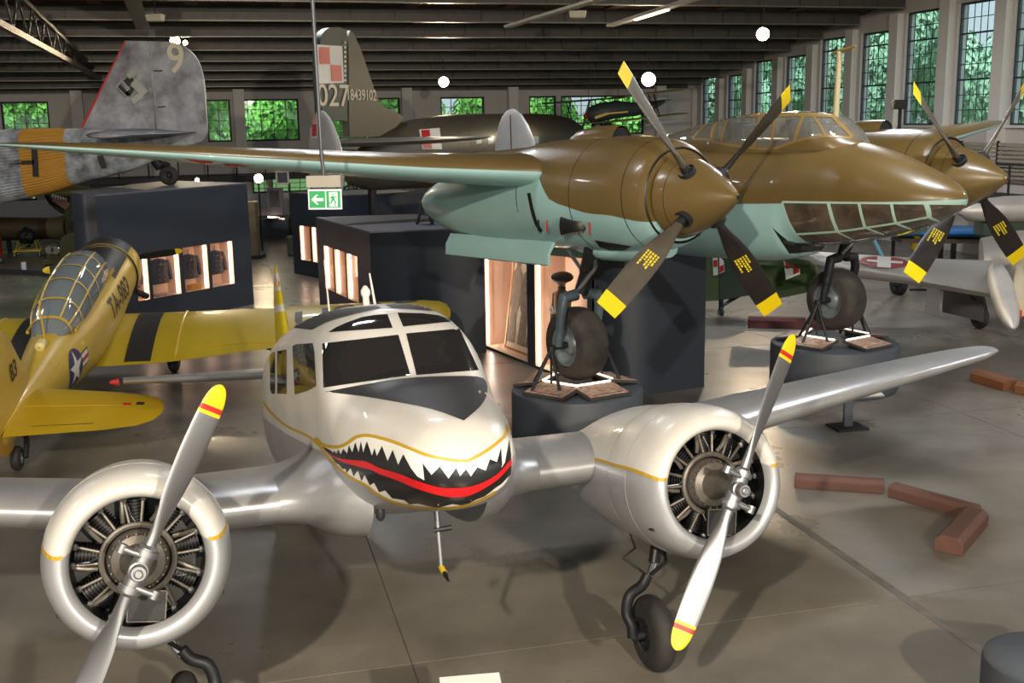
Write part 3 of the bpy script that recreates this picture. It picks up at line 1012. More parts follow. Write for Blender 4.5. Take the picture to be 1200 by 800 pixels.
# engines
def be_nacelle(s):
    yc = 2.14*s
    sn = [(-1.05, -.595, .595, .595, 2, 2), (-1.5, -.58, .57, .565, 2.05, 2.05), (-2.0, -.52, .49, .50, 2.1, 2.1), (-2.5, -.42, .36, .42, 2.1, 2.1), (-3.1, -.3, .22, .30, 2, 2), (-3.8, -.16, .1, .14, 2, 2), (-4.2, -.06, .04, .03, 2, 2)]
    rows = hull_rows(sn, 5, 56, yc)
    g = G().rings(rows, True, True, True)
    nac = g.build('nacelle', M_hullBE, be, X, 40, attr=lambda p: p.z-.165)
    prof = [(-.31, .425), (-.265, .438), (-.235, .463), (-.228, .492), (-.245, .528), (-.29, .562), (-.37, .593), (-.50, .612), (-.66, .618), (-.85, .616), (-1.0, .608), (-1.06, .598)]
    c = G().lathe(prof, (0, yc, 0), (1, 0, 0), 72)
    def gz_(x): return interp([-1.1, -.7, -.45, -.3, -.2], [.165, .165, .155, .125, .09], x)
    cow = c.build('cowling', M_hullBE, be, X, 50, attr=lambda p: p.z-gz_(p.x))
    G().lathe([(-.30, .424), (-.40, .42), (-.62, .42)], (0, yc, 0), (1, 0, 0), 72).build('inner_duct', M_black, cow, X, 50)
    crow = [[Vector((x, yc+r*math.cos(2*PI*j/72), r*math.sin(2*PI*j/72))) for j in range(72)] for x, r in prof[1:]]
    for sd in (-1, 1):
        ribbon(crow, gz_, .026, sd, yc, .003).build('gold_line', M_gold, cow, X, 30)
        ribbon(rows, lambda x: .165, .024, sd, yc, .003).build('gold_line', M_gold, nac, X, 30)
    G().torus((-.66, yc, 0), (1, 0, 0), .617, .0035, 72, 6).build('panel_seam', M_silver, cow, X)
    G().torus((-1.05, yc, 0), (1, 0, 0), .598, .004, 72, 6).build('panel_seam', M_silver, cow, X)
    for a in (-2.62, -.52):      # cowl fasteners
        p = Vector((-.42, yc+.60*math.cos(a), .60*math.sin(a)))
        G().bar(p+Vector((-.05, 0, 0)), p+Vector((.03, 0, 0)), .02, .02).build('latch', M_dark, cow, X, bevel=.004)
    # engine
    eng = G().lathe([(-.46, .02), (-.46, .20), (-.42, .205), (-.37, .195), (-.33, .17), (-.31, .12), (-.27, .10), (-.2, .075), (-.1, .06)], (0, yc, 0), (1, 0, 0), 40).build('engine', M_crank, be, X, 35)
    G().lathe([(-.60, .42), (-.60, .01)], (0, yc, 0), (1, 0, 0), 40).build('firewall', M_black, eng, X)
    G().torus((-.40, yc, 0), (1, 0, 0), .232, .022, 40, 8).build('exhaust_ring', M_crank, eng, X)
    for k in range(20):
        a = 2*PI*k/20
        G().cyl((-.335, yc+.182*math.cos(a), .182*math.sin(a)), (-.315, yc+.182*math.cos(a), .182*math.sin(a)), .007, n=6).build('bolt', M_crank, eng, X)
    for k in range(9):
        a = PI/2 + 2*PI*k/9
        d = Vector((0, math.cos(a), math.sin(a)))
        if math.sin(a) < -.93 and False: continue
        prof = [(.19, .06)]
        for q in range(8):
            r_ = .235+.022*q
            prof += [(r_, .066), (r_+.002, .088), (r_+.010, .088), (r_+.012, .066)]
        prof += [(.415, .05), (.42, .01)]
        cy = G().lathe(prof, (-.50, yc, 0), d, 18).build('cylinder', M_cyl, eng, X, 30)
        t = Vector((0, -d.z, d.y))
        for e in (-1, 1):
            p0 = Vector((-.405, yc, 0))+d*.225+t*.035*e
            p1 = Vector((-.43, yc, 0))+d*.405+t*.062*e
            G().cyl(p0, p1, .0115, n=8).build('pushrod', M_crank, eng, X)
            G().sphere(p1, .026, (1.2, 1, 1), 8).build('rocker_box', M_alu, eng, X)
        p0 = Vector((-.44, yc, 0))+d*.25+t*.078
        G().tube([p0, p0+d*.06+Vector((.02, 0, 0)), p0+d*.15], .017, 8).build('intake_pipe', M_crank, eng, X)
        if k % 2 == 0:
            q0 = Vector((-.39, yc, 0))+d*.24-t*.01
            G().tube([q0, q0+d*.06+Vector((.035, 0, 0))+t*.03, q0+d*.14+t*.05], .006, 6).build('ignition_lead', M_steelb, eng, X)
    bx = Vector((-.37, yc+.03, -.30))
    ob = G().box(bx, (.10, .24, .2), Matrix.Rotation(R(-8), 3, 'X')).build('oil_cooler', M_black, eng, X, bevel=.008)
    g = G()
    for a, b in (((-.12, -.1), (.12, -.1)), ((.12, -.1), (.12, .1)), ((.12, .1), (-.12, .1)), ((-.12, .1), (-.12, -.1))):
        rm = Matrix.Rotation(R(-8), 3, 'X')
        g.bar(bx+rm @ Vector((.052, a[0], a[1])), bx+rm @ Vector((.052, b[0], b[1])), .01, .01)
    g.build('cooler_frame', M_crank, eng, X)
    # propeller
    d = Vector((0, .472, .882)).normalized()
    t = Vector((0, -d.z, d.y))
    o = Vector((0, yc, 0))
    pr = G().tube([o-d*.17, o-d*.15, o+d*.15, o+d*.17], [.045, .062, .062, .045], 20).build('propeller', M_alu, be, X, 40)
    G().lathe([(-.12, .06), (.02, .065), (.06, .062), (.065, .05), (.12, .05), (.13, .045), (.13, .028), (.15, .028), (.155, .02), (.155, .002)], o, (1, 0, 0), 24).build('hub_dome', M_alu, pr, X, 30)
    for e in (-1, 1):
        G().lathe([(-.02, .064), (-.02, .078), (.02, .078), (.02, .064)], o+d*.12*e, d, 20).build('clamp_ring', M_alu, pr, X, 30)
        q = o+d*.10*e+Vector((.04, 0, 0))
        G().tube([q+t*.03*e, q+t*.10*e+Vector((.01, 0, 0)), q+t*.155*e], [.026, .022, .03], 10).build('counterweight', M_alu, pr, X, 40)
        G().cyl(q+t*.15*e-d*.028, q+t*.15*e+d*.028, .033, n=14).build('weight_block', M_alu, pr, X, 30)
        blade(pr, o, d*e, (1, 0, 0), [(.13, .09, .085, 60), (.22, .085, .075, 55), (.36, .12, .05, 44), (.55, .165, .032, 34), (.78, .18, .022, 27), (1.0, .172, .016, 22), (1.15, .15, .013, 20), (1.22, .115, .011, 20), (1.255, .07, .01, 20), (1.27, .02, .008, 20)], [M_alu, M_yel, M_red], X, 1.06, band=(1.085, 1.12))
    # main gear
    cw = BE.loc(Vector((1.156, 8.8, .325)))
    cw = Vector((cw.x, cw.y*s, cw.z))
    top = Vector((cw.x-.12, yc+.02*s*0, -.5))
    ins = -s
    sx = Vector((cw.x+.02, cw.y-.20, cw.z)) if s > 0 else Vector((cw.x+.02, cw.y+.20, cw.z))
    kn = Vector((cw.x-.02, cw.y, cw.z+.44))
    gear = G().tube([top+Vector((0, 0, .25)), kn.lerp(top, .35)], .05, 14).build('undercarriage_leg', M_black, be, X)
    G().cyl(kn.lerp(top, .4), kn, .032, n=14).build('oleo', M_steelb, gear, X)
    G().tube(smooth_line([kn+Vector((0, 0, .05)), kn+Vector((0, (sx.y-kn.y)*.3, -.03)), Vector((kn.x, kn.y+(sx.y-kn.y)*.9, kn.z-.10)), Vector((kn.x, kn.y+(sx.y-kn.y)*1.1, kn.z-.24)), sx+Vector((0, 0, .1)), sx], 5), .047, 14).build('fork', M_dark, gear, X)
    G().cyl(sx, cw, .035, n=12).build('axle', M_dark, gear, X)
    G().tube([kn.lerp(top, .75)+Vector((.05, 0, 0)), kn.lerp(top, .45)+Vector((.2, 0, 0)), kn+Vector((.05, 0, .06))], .018, 8).build('torque_link', M_black, gear, X)
    G().tube([top+Vector((-.05, -.12, .05)), top+Vector((-.06, -.3, .0)), top+Vector((-.02, -.28, -.12)), kn+Vector((-.03, -.2, .22)), kn+Vector((0, -.02, .06))], .012, 8).build('brake_hose', M_rubberblk, gear, X)
    for e in (-.09, .09):
        G().bar(top+Vector((.02, e, .1)), kn.lerp(top, .5)+Vector((.02, e*.4, 0)), .03, .03).build('brace', M_black, gear, X)
    wheel(be, cw, .325, .2, X, (0, 1, 0), M_tyre, M_dark, .45)
for s in (-1, 1): be_nacelle(s)
# tail wheel
tw = Vector((-8.2, 0, 0)); p = BE.ground((-8.2, 0, 0)); tz = BE.loc(BE.w(p)+Vector((0, 0, .2)))
tg_ = G().tube([Vector((tz.x+.1, 0, .3)), tz+Vector((.1, .13, .2)), tz+Vector((0, .13, 0))], .035, 10).build('tail_leg', M_dark, be, X)
wheel(be, tz, .2, .14, X)
for px, py, hh in ((358, 612, .05), (446, 606, .03)):
    p = BE.plane(px, py, 1, -.62)
    G().lathe([(0, .03), (.05, .03), (.07, .015), (.075, .001)], p+Vector((0, 0, .05)), (0, 0, -1), 12).build('drain_stub', M_dark, be, X)
# ================================================================ the brown and pale blue bomber
TU = Frame((4.96, 14.8, 3.65), R(33.5), R(2))
tu = thing('bomber', 'large twin-engined bomber, ochre brown above and pale blue below, with black four-bladed propellers', 'aeroplane', TU.base, TU.rz)
X = TU.xf
M_tu = mat('brown_over_blue', '#665430', .34, base2='#98bfc0', attr='paint', attr_soft=.006, var=.3, vscale=1.3, coat=.2, r2=.4)
M_tubr = mat('ochre_brown', '#665430', .34, var=.35, vscale=2, base2='#5d4a22', coat=.2)
M_tubl = mat('pale_blue', '#98bfc0', .42, var=.3, vscale=2, base2='#8fb4b5')
M_frame = mat('canopy_frame_paint', '#7f6838', .42)
M_framebl = mat('glazing_frame_blue', '#a3c0b4', .45)
M_cglass = glass_mat('canopy_glass', '#d3d2ca', .16)
M_nglass = mat('nose_glass', '#3d342c', .08, var=.8, vscale=3.2, base2='#6b5c4e', coat=.5, spec=.6)
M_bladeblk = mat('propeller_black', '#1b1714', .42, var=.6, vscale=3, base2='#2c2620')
M_bladegrey = mat('blade_grey_lit', '#5e574c', .40, metal=.3, var=.6, vscale=3, base2='#433d35')  # lighter copy of the blade paint, window reflections put into the colour
M_finpale = mat('fin_pale_grey', '#aeb0b2', .4, metal=.3, var=.4, vscale=2, base2='#8e9093')
M_yeltip = mat('blade_yellow', '#e0c400', .4)
M_gearbl = mat('gear_bluegrey', '#56666e', .45, metal=.2, var=.5, vscale=8, base2='#3a454b')

tuS = [(1.175, -.17, -.115, .015, 2, 2), (1.16, -.215, -.075, .06, 2, 2), (1.12, -.255, -.03, .13, 2, 2), (1.03, -.31, .035, .235, 2, 2), (.88, -.385, .12, .35, 2, 2.1), (.6, -.49, .255, .49, 2, 2.2), (.25, -.605, .40, .585, 2.05, 2.3),
       (-.2, -.69, .545, .665, 2.1, 2.4), (-.6, -.76, .635, .71, 2.1, 2.4), (-1.2, -.84, .69, .74, 2.15, 2.5), (-1.4, -.98, .695, .745, 2.15, 2.6), (-2, -1.07, .71, .76, 2.2, 2.5), (-3.5, -1.1, .76, .76, 2.2, 2.3), (-6, -.85, .78, .72, 2.2, 2.2), (-9, -.5, .70, .5, 2, 2), (-12, .0, .52, .22, 2, 2), (-13, .2, .35, .04, 2, 2)]
tu_rows = hull_rows(tuS, 6, 64)
gt = G().rings(tu_rows, True, True, True)
tfus = gt.build('fuselage', M_tu, tu, X, 45, attr=lambda p: p.z-(-.16+.023*p.x))
tt = bvh([gt])
def on_tu(poly, name, m, off=.005, step=6, parent=None):
    return decal(TU, tt, poly, step, off).build(name, m, parent or tfus, X, 30)
# nose glazing: panes, then the frames over them
gz = [[(919, 238), (970, 238), (980, 270), (934, 273), (925, 258)], [(975, 239), (1006, 239), (1012, 266), (983, 270)], [(1010, 239), (1044, 239), (1047, 261), (1015, 266)],
      [(1048, 239), (1081, 239), (1086, 253), (1051, 260)], [(1091, 239), (1122, 240), (1116, 247), (1100, 257), (1091, 252)]]
on_tu([(917, 238), (1020, 238.5), (1133, 240), (1129, 248), (1113, 259), (1093, 268), (1066, 275), (1033, 281), (1000, 285), (960, 287), (945, 283), (933, 274), (924, 258)], 'nose_glazing', M_nglass, .003, 1.4)
for p in gz: on_tu(p, 'nose_pane', M_nglass, .006, 4)
for p in [[(935, 275), (981, 271.5), (999, 279), (962, 284), (945, 281)], [(984, 271), (1018, 266.5), (1034, 273), (1003, 279)], [(1022, 266), (1052, 261.5), (1066, 268), (1038, 273)], [(1055, 261), (1088, 254.5), (1099, 258.5), (1069, 267)]]:
    on_tu(p, 'lower_nose_pane', M_nglass, .006, 4)
for a in [[(917, 236.5), (1000, 237.5), (1124, 238.5)], [(932, 274), (980, 270.8), (1014, 266.3), (1050, 260.8), (1092, 253)], [(917, 237), (924, 258), (933, 274)]]:
    on_tu(strip(smooth_line(a, 6), 2.4), 'glazing_bar', M_framebl, .009, 3)
for a, w_ in [([(971, 237), (976, 256), (982, 271)], 4), ([(1007, 238), (1010, 252), (1014, 266)], 3.4), ([(1045, 238), (1047, 250), (1050, 261)], 3.4), ([(1085, 238), (1088, 246), (1089, 254)], 6), ([(981, 271), (1000, 280)], 1.6), ([(1014, 266), (1036, 274)], 1.8), ([(1050, 261), (1068, 268)], 2.4), ([(1089, 254), (1101, 259)], 3)]:
    on_tu(strip(smooth_line(a, 4), w_), 'glazing_bar', M_framebl, .010, 3)
# canopy
cyS = [(-.40, .54, .60, .16, 2, 2, .1), (-.53, .50, .70, .34, 2.1, 2, .1), (-.72, .48, .89, .46, 2.4, 2, .1), (-.95, .46, 1.01, .50, 2.6, 2, .1), (-1.3, .45, 1.05, .52, 2.6, 2, .1), (-2.0, .45, 1.075, .53, 2.5, 2, .1), (-2.7, .48, 1.04, .52, 2.4, 2, .1), (-3.3, .55, .97, .46, 2.2, 2, .1), (-4.2, .62, .84, .28, 2, 2, .1), (-4.7, .68, .78, .06, 2, 2, .1)]
crows = hull_rows(cyS, 5, 48)
gc = G().rings(crows, True, True, True)
can = gc.build('canopy', M_cglass, tu, X, 45)
tcn = bvh([gc])
def cstrip(line, w_, name='canopy_frame'):
    return decal(TU, tcn, strip(smooth_line(line, 3), w_), 3, .008).build(name, M_frame, can, X, 30)
for l, w_ in [([(812, 163), (830, 164), (850, 169), (880, 173), (905, 174.5), (925, 168), (945, 162), (968, 159.5), (998, 162)], 2.8), ([(835, 139), (855, 136.5), (890, 135), (920, 135), (950, 135), (978, 136)], 4.5),
              ([(835, 139), (842, 137)], 5), ([(812, 162), (824, 149), (836, 138)], 2.5), ([(841, 138), (836, 152), (834, 165)], 4.2), ([(853, 138), (848, 153), (845, 168)], 2.8), ([(891, 135), (887, 153), (884, 173)], 2.6), ([(909, 135), (906, 155), (904, 173)], 3),
              ([(942, 135), (936, 150), (931, 165)], 4), ([(953, 136), (961, 147), (968, 159)], 3), ([(975, 136), (987, 148), (999, 161)], 4.5)]:
    cstrip(l, w_)
decal(TU, tcn, [(806, 166), (830, 166), (850, 171), (880, 175), (905, 176.5), (925, 170), (945, 164), (968, 161.5), (1000, 163.5), (1016, 166), (1010, 174), (985, 180), (950, 186), (905, 190), (860, 186), (820, 178), (800, 170)], 3, .007).build('canopy_sill', M_tubr, can, X, 30)
# pale roof of the canopy and things inside
decal(TU, tcn, [(840, 133), (862, 128.5), (890, 126.5), (930, 127), (960, 131), (972, 134), (950, 133), (900, 133), (860, 135)], 3, .006).build('canopy_roof', M_tubr, can, X, 30)
for xx in (-1.5, -2.7):
    G().box((xx, 0, .78), (.12, .4, .36), Matrix.Rotation(R(-10), 3, 'Y')).build('seat_back', M_dark, tu, X, bevel=.02)
    G().tube([(xx+.3, -.2, .65), (xx+.28, -.2, .9), (xx+.28, .2, .9), (xx+.3, .2, .65)], .02, 8).build('roll_bar', M_gearbl, tu, X)
# pitot mast on the roof
a = TU.plane(979, 135, 1, 0); b = TU.plane(984, 60, 1, 0); c = TU.plane(1003, 54, 1, 0)
m_ = G().tube([a-Vector((0, 0, .1)), a.lerp(b, .8), b], [.045, .038, .04], 10).build('mast', mat('mast_paint', '#ab9d7e', .45), tu, X)
e = TU.plane(975, 63, 1, 0)
G().tube([e, b, c], [.012, .03, .012], 8).build('mast_head', M_frame, m_, X)
# bay opening under the nose, belly plates
on_tu([(905, 266), (914, 274), (926, 284), (980, 286), (975, 292), (925, 297)], 'bay_opening', M_black, .006, 4)
for q in ((912, 270), (918, 283), (940, 290)):
    p = TU.plane(q[0], q[1], 1, -.55)
    G().tube([p, p+Vector((.12, .1, -.04))], .03, 6).build('bay_pipe', M_dark, tu, X)

# wings
def tu_z(y): return interp([.5, 3.4, 5, 7.2, 8.6, 9.5, 9.98], [.33, .33, .45, .66, .80, .885, .93], abs(y))
for s in (-1, 1):
    ws = [(s*.5, -2.75, .33, 3.6, .15, .02), (s*2.0, -2.9, .33, 3.4, .15, .02), (s*3.4, -3.05, .33, 3.1, .15, .02), (s*5.0, -3.35, .45, 2.6, .145, .02), (s*7.2, -3.85, .66, 1.9, .135, .02), (s*8.6, -4.2, .80, 1.45, .115, .02), (s*9.5, -4.5, .885, 1.0, .09, .02), (s*9.85, -4.72, .92, .6, .08, .01), (s*9.98, -4.9, .93, .2, .08, 0)]
    w = G().rings(wing_rows(ws, 22), True, True, True).build('wing', M_tu, tu, X, 50, attr=lambda p: p.z-(tu_z(p.y)+.025*(1-.6*max(0, abs(p.y)-3.4)/6.6)))
    if s < 0:
        # insignia panel under the wing
        tw = bvh([G().rings(wing_rows(ws, 22), True, True, True)])
        for q, m in (([(206, 185.5), (298, 193), (262, 196), (240, 193.5)], M_white), ([(214, 185), (252, 188.5), (246, 191), (236, 190.5)], M_red), ([(262, 191), (298, 193.2), (270, 195), (264, 194)], M_red)):
            decal(TU, tw, q, 4, .006 if m == M_white else .01).build('wing_insignia', m, w, X, 30)
# engines
def tu_nacelle(s, ang, rad):
    yc = 2.7*s
    ns = [(-1.0, -.585, .635, .61, 2, 2), (-1.08, -.63, .69, .655, 2, 2), (-1.25, -.675, .735, .70, 2, 2), (-1.7, -.735, .785, .75, 2, 2), (-2.6, -.77, .80, .765, 2, 2), (-3.6, -.76, .775, .745, 2.05, 2.05), (-4.6, -.76, .62, .70, 2.1, 2.2), (-5.6, -.73, .42, .62, 2.1, 2.2), (-6.5, -.62, .28, .49, 2.1, 2.1), (-7.1, -.45, .12, .32, 2, 2), (-7.4, -.3, -.04, .16, 2, 2), (-7.46, -.22, -.12, .04, 2, 2)]
    rows = hull_rows(ns, 5, 64, yc)
    g = G().rings(rows, True, False, True)
    def bz(p):
        z = interp([-9, -4.3, -3.2, -3.0, -2.85, -2.6, -2.0, -1.4, -1.0], [.42, .42, .40, .2, .03, -.08, -.17, -.23, -.27], p.x)
        return p.z - z - .012*math.sin(p.x*7)
    nac = g.build('nacelle', M_tu, tu, X, 45, attr=bz)
    # inner lip and dark mouth
    o = Vector((0, yc, .025))
    G().lathe([(-1.0, .61), (-.985, .595), (-1.0, .575), (-1.1, .565), (-1.25, .56), (-1.25, .01)], o, (1, 0, 0), 48).build('cowl_mouth', M_black, nac, X, 40)
    for xx in (-1.32, -2.35, -3.62):
        zb, zt, hw = (interp([q[0] for q in ns][::-1], [q[k] for q in ns][::-1], xx) for k in (1, 2, 3))
        zc = (zb+zt)/2
        pts = [Vector((xx, yc+(hw+.003)*math.cos(a), zc+((zt-zb)/2+.003)*math.sin(a))) for a in [2*PI*k/48 for k in range(48)]]
        gg = G(); gg.rings([[p+Vector((d, 0, 0)) for d in (-.009, .009)] for p in pts+[pts[0]]], False)
        gg.build('panel_seam', mat('seam_dark', '#3a2d16', .6), nac, X)
    # spinner
    prof = [(0, .002), (-.004, .03), (-.03, .045), (-.035, .06), (-.1, .108), (-.2, .18), (-.35, .275), (-.5, .355), (-.65, .422), (-.8, .478), (-.93, .522), (-.955, .525), (-.96, .50), (-.96, .02)]
    sp = G().lathe(prof, o-Vector((0, 0, .015)), (1, 0, 0), 56).build('spinner', M_tubr, tu, X, 30)
    G().lathe([(.012, .004), (.012, .026), (-.01, .03)], o-Vector((0, 0, .015)), (1, 0, 0), 16).build('spinner_cap', M_dark, sp, X)
    G().torus(o+Vector((-.80, 0, -.015)), (1, 0, 0), .479, .005, 56, 6).build('spinner_seam', mat('seam_dark', '#3a2d16', .6), sp, X)
    for k in range(4):
        a = R(ang+90*k)
        d = Vector((0, math.cos(a), math.sin(a)))
        oo = Vector((-.62, yc, .01))
        G().lathe([(.34, .115), (.425, .115), (.43, .10), (.405, .095), (.38, .02)], oo, d, 24).build('blade_socket', M_dark, sp, X, 30)
        G().cyl(oo+d*.38, oo+d*.50, .062, .055, 14).build('blade_root', M_steelb if (k == 0 and s < 0) else M_dark, sp, X)
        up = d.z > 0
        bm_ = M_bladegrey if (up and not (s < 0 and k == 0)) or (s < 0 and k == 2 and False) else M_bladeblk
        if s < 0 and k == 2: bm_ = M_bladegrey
        L = rad
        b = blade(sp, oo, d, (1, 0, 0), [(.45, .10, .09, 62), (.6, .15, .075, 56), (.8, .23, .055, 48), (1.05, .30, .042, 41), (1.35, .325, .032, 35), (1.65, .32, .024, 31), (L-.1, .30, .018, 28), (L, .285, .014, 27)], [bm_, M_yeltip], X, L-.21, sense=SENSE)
        if not up:
            # stencil block and a short dash, yellow
            tw = R(41)
            n = Vector((1, 0, 0)); c = n.cross(d).normalized()*SENSE
            gg = G()
            rnd = random.Random(k+5)
            for i in range(5):
                off = -.075+.037*i
                x = 1.02
                while x < 1.28:
                    ln = rnd.uniform(.02, .05)
                    if x+ln > 1.27 - (.09 if i in (1, 4) else 0): break
                    twx = R(41-(x-1.05)*20)
                    cd = c*math.cos(twx)+n*math.sin(twx); td = n*math.cos(twx)-c*math.sin(twx)
                    p = oo+d*(x+ln/2)+cd*off+td*(.0235*math.sqrt(max(.05, 1-(off/.15)**2))-.0015)
                    gg.box(p, (ln, .022, .005), Matrix((d, cd, td)).transposed())
                    x += ln+.012
            p = oo+d*.62+n*.040+c*.0
            gg.build('stencil', mat('stencil_yellow', '#d9c21a', .5), sp, X)
    # intake on top, exhaust stub, lower scoop
    so = Vector((-2.15, yc, .79))
    g = G()
    rr = []
    for x, w_, h in ((0, .17, .14), (-.08, .185, .155), (-.5, .19, .155), (-.9, .15, .11), (-1.15, .06, .0)):
        rr.append([so+Vector((x, w_*math.cos(PI*j/14), -.06+(h+.06)*math.sin(PI*j/14))) for j in range(15)])
    g.rings(rr, False)
    sc = g.build('intake_scoop', M_tubr, nac, X, 45)
    G().prism([(.16*math.cos(PI*j/12), .135*math.sin(PI*j/12)-.02) for j in range(13)], -.02, -.03, lambda x, y, t: so+Vector((t, x, y))).build('intake_mouth', M_black, nac, X)
    sd = -1
    e0 = Vector((-2.5, yc-.70, -.36))
    g = G()
    g.rings([[e0+Vector((dx, -q, 0))+Vector((0, -h*.25*math.cos(2*PI*j/14), h*math.sin(2*PI*j/14))) for j in range(14)] for dx, q, h in ((.36, -.04, .05), (.30, .03, .07), (.22, .06, .08), (.12, .08, .10), (.02, .10, .125))], True, True, True)
    g.build('exhaust_stub', M_black, nac, X, 45)
    for dx in (-1.95, -2.2, -2.9, -3.1):
        G().bar(Vector((dx, yc-.735, -.3)), Vector((dx-.06, yc-.70, -.46)), .02, .012).build('red_dash' if dx != -3.1 else 'vent_slot', M_red if dx != -3.1 else M_black, nac, X)
    on = bvh([G().rings(rows, True, False, True)])
    if s < 0:
        decal(TU, on, [(697, 281), (715, 284), (740, 288), (732, 293), (714, 293), (703, 289)], 4, .006).build('vent_opening', M_black, nac, X)
        decal(TU, on, strip(smooth_line([(620, 226), (624, 246), (629, 262), (635, 271)], 3), 4), 3, .006).build('vent_slot', M_black, nac, X)
        decal(TU, on, strip(smooth_line([(776, 205), (772, 225), (773, 245), (777, 252)], 3), 2), 3, .008).build('panel_seam', M_black, nac, X)
    # lower scoop
    ls = [(-1.25, -.78, -.55, .16, 2, 2), (-1.6, -.86, -.6, .22, 2, 2), (-2.4, -.88, -.6, .25, 2, 2), (-3.0, -.8, -.6, .2, 2, 2), (-3.2, -.74, -.66, .05, 2, 2)]
    G().rings(hull_rows(ls, 4, 28, yc), True, True, True).build('lower_scoop', M_tubl, nac, X, 45)
tu_nacelle_args = None
SENSE = 1
tu_nacelle(-1, 39, 1.98)
tu_nacelle(1, 46, 1.90)
# undercarriage
for s, (px, py) in ((-1, (676, 402)), (1, (980, 350))):
    yc = 2.75*s
    c = TU.plane(px, py, 1, -2.85 if s < 0 else 2.65)
    r = .53
    yc2 = c.y
    top = Vector((-2.75, 2.7*s, -.72))
    crown = c+Vector((.12, 0, r+.16))
    leg = G().tube([top, crown+Vector((0, 0, .05))], [.12, .10], 16).build('undercarriage_leg', M_black, tu, X)
    for e in (-1, 1):
        q = Vector((0, e*.33, 0))
        G().tube([crown+Vector((0, e*.08, .03)), crown+q*.9+Vector((0, 0, .0)), crown+q+Vector((0, 0, -.15)), c+q+Vector((.02, 0, .1)), c+q], [.085, .085, .075, .06, .06], 12).build('fork', M_gearbl if s < 0 else M_dark, leg, X)
    G().cyl(c-Vector((0, .36, 0)), c+Vector((0, .36, 0)), .05, n=14).build('axle', M_dark, leg, X)
    k = crown.lerp(top, .45)
    G().tube([top+Vector((.1, -.1, .0)), k+Vector((.3, -.1, .12)), crown+Vector((.08, -.1, .1))], .03, 8).build('drag_strut', M_steelb, leg, X)
    G().tube([top+Vector((-.6, -.15, .05)), k+Vector((0, -.05, 0))], .028, 8).build('side_strut', M_gearbl, leg, X)
    for e in (-1, 1):
        G().bar(top+Vector((.25, e*.28, .05)), top+Vector((.1, e*.26, -.3)), .25, .02, (1, 0, 0)).build('bay_flap', M_black, leg, X)
    wheel(tu, c, r, .50, X, (0, 1, 0), M_tyre_dusty, M_hubgrey, .60)
    # long pale bay doors
    for e in (-1, 1):
        if s > 0 and e < 0: continue
        y_ = 2.7*s+e*.42
        g = G()
        g.rings([[Vector((x, y_+e*dy, z)) for dy, z in ((0, -.62), (.10, -.78), (.11, -.95), (.07, -.97), (.06, -.80), (-.05, -.64))] for x in (-3.2, -4.4, -5.4, -6.05)], True, True, True)
        g.build('bay_door', M_tubl, tu, X, 35)
    # jacking tripod, stands on the plinth
    cw = TU.w(c)
    top_z = .80
    for e in (-1, 1):
        hp = TU.w(c+Vector((0, e*.455, 0)))
        hp = Vector((hp.x, hp.y, hp.z))
        st = thing('jack_stand', {(-1, -1): 'dark tripod stand holding the near side of the left big wheel', (-1, 1): 'dark tripod stand holding the far side of the left big wheel', (1, -1): 'dark tripod stand holding the near side of the right big wheel', (1, 1): 'dark tripod stand holding the far side of the right big wheel'}[(s, e)], 'stand', (hp.x, hp.y, top_z), 0, 'tripod stands under the bomber wheels')
        h = hp.z-top_z
        G().cyl((0, 0, h-.06), (0, 0, h+.02), .06, n=12).build('head', M_dark, st)
        for k in range(3):
            a = TU.rz + e*PI/2 + (k-1)*R(75)
            G().tube([(0, 0, h-.03), (math.cos(a)*.36, math.sin(a)*.36, .03)], .024, 8).build('leg', M_dark, st)
        G().cyl((0, 0, h*.15), (0, 0, h-.05), .018, n=8).build('screw', M_dark, st)
# tail
tps = [(-2.4, -11.6, .42, 1.5, .1, 0), (-1.2, -11.3, .42, 1.8, .1, 0), (0, -11.1, .42, 2.0, .1, 0), (1.2, -11.3, .42, 1.8, .1, 0), (2.4, -11.6, .42, 1.5, .1, 0)]
G().rings(wing_rows(tps), True, True, True).build('tailplane', M_tu, tu, X, 45, attr=lambda p: p.z-.40)
for s in (-1, 1):
    fs = [(-.42, -12.1, .5, .1), (-.3, -11.8, 1.1, .1), (.1, -11.52, 1.68, .1), (.5, -11.45, 1.8, .1), (.9, -11.55, 1.62, .1), (1.25, -11.78, 1.25, .1), (1.48, -12.0, .85, .1), (1.60, -12.2, .45, .1), (1.635, -12.35, .12, .1)]
    f = G().rings(fin_rows(fs, 12, 2.4*s), True, True, True).build('tail_fin', M_finpale, tu, X, 45)
    G().bar((-12.38, 2.4*s-.088, -.2), (-12.38, 2.4*s-.075, 1.5), .02, .012).build('rudder_gap', M_dark, f, X)
    if s < 0:
        tf = bvh([G().rings(fin_rows(fs, 12, 2.4*s), True, True, True)])
        decal(TU, tf, [(358.5, 129), (372.5, 127), (372.5, 161), (359, 162)], 3, .006).build('checker_white', M_white, f, X)
        decal(TU, tf, [(366, 129.5), (371.5, 129), (371.5, 144), (366, 144.5)], 3, .010).build('checker_pink', mat('faded_red', '#c98f92', .5), f, X)
        decal(TU, tf, [(366, 145.5), (371.5, 145), (371.5, 159.5), (366, 160)], 3, .010).build('checker_red', M_red, f, X)
        decal(TU, tf, [(360.5, 146), (365.5, 145.5), (365.5, 160), (360.5, 160)], 3, .010).build('checker_pale', mat('checker_pale', '#d9cfd2', .5), f, X)
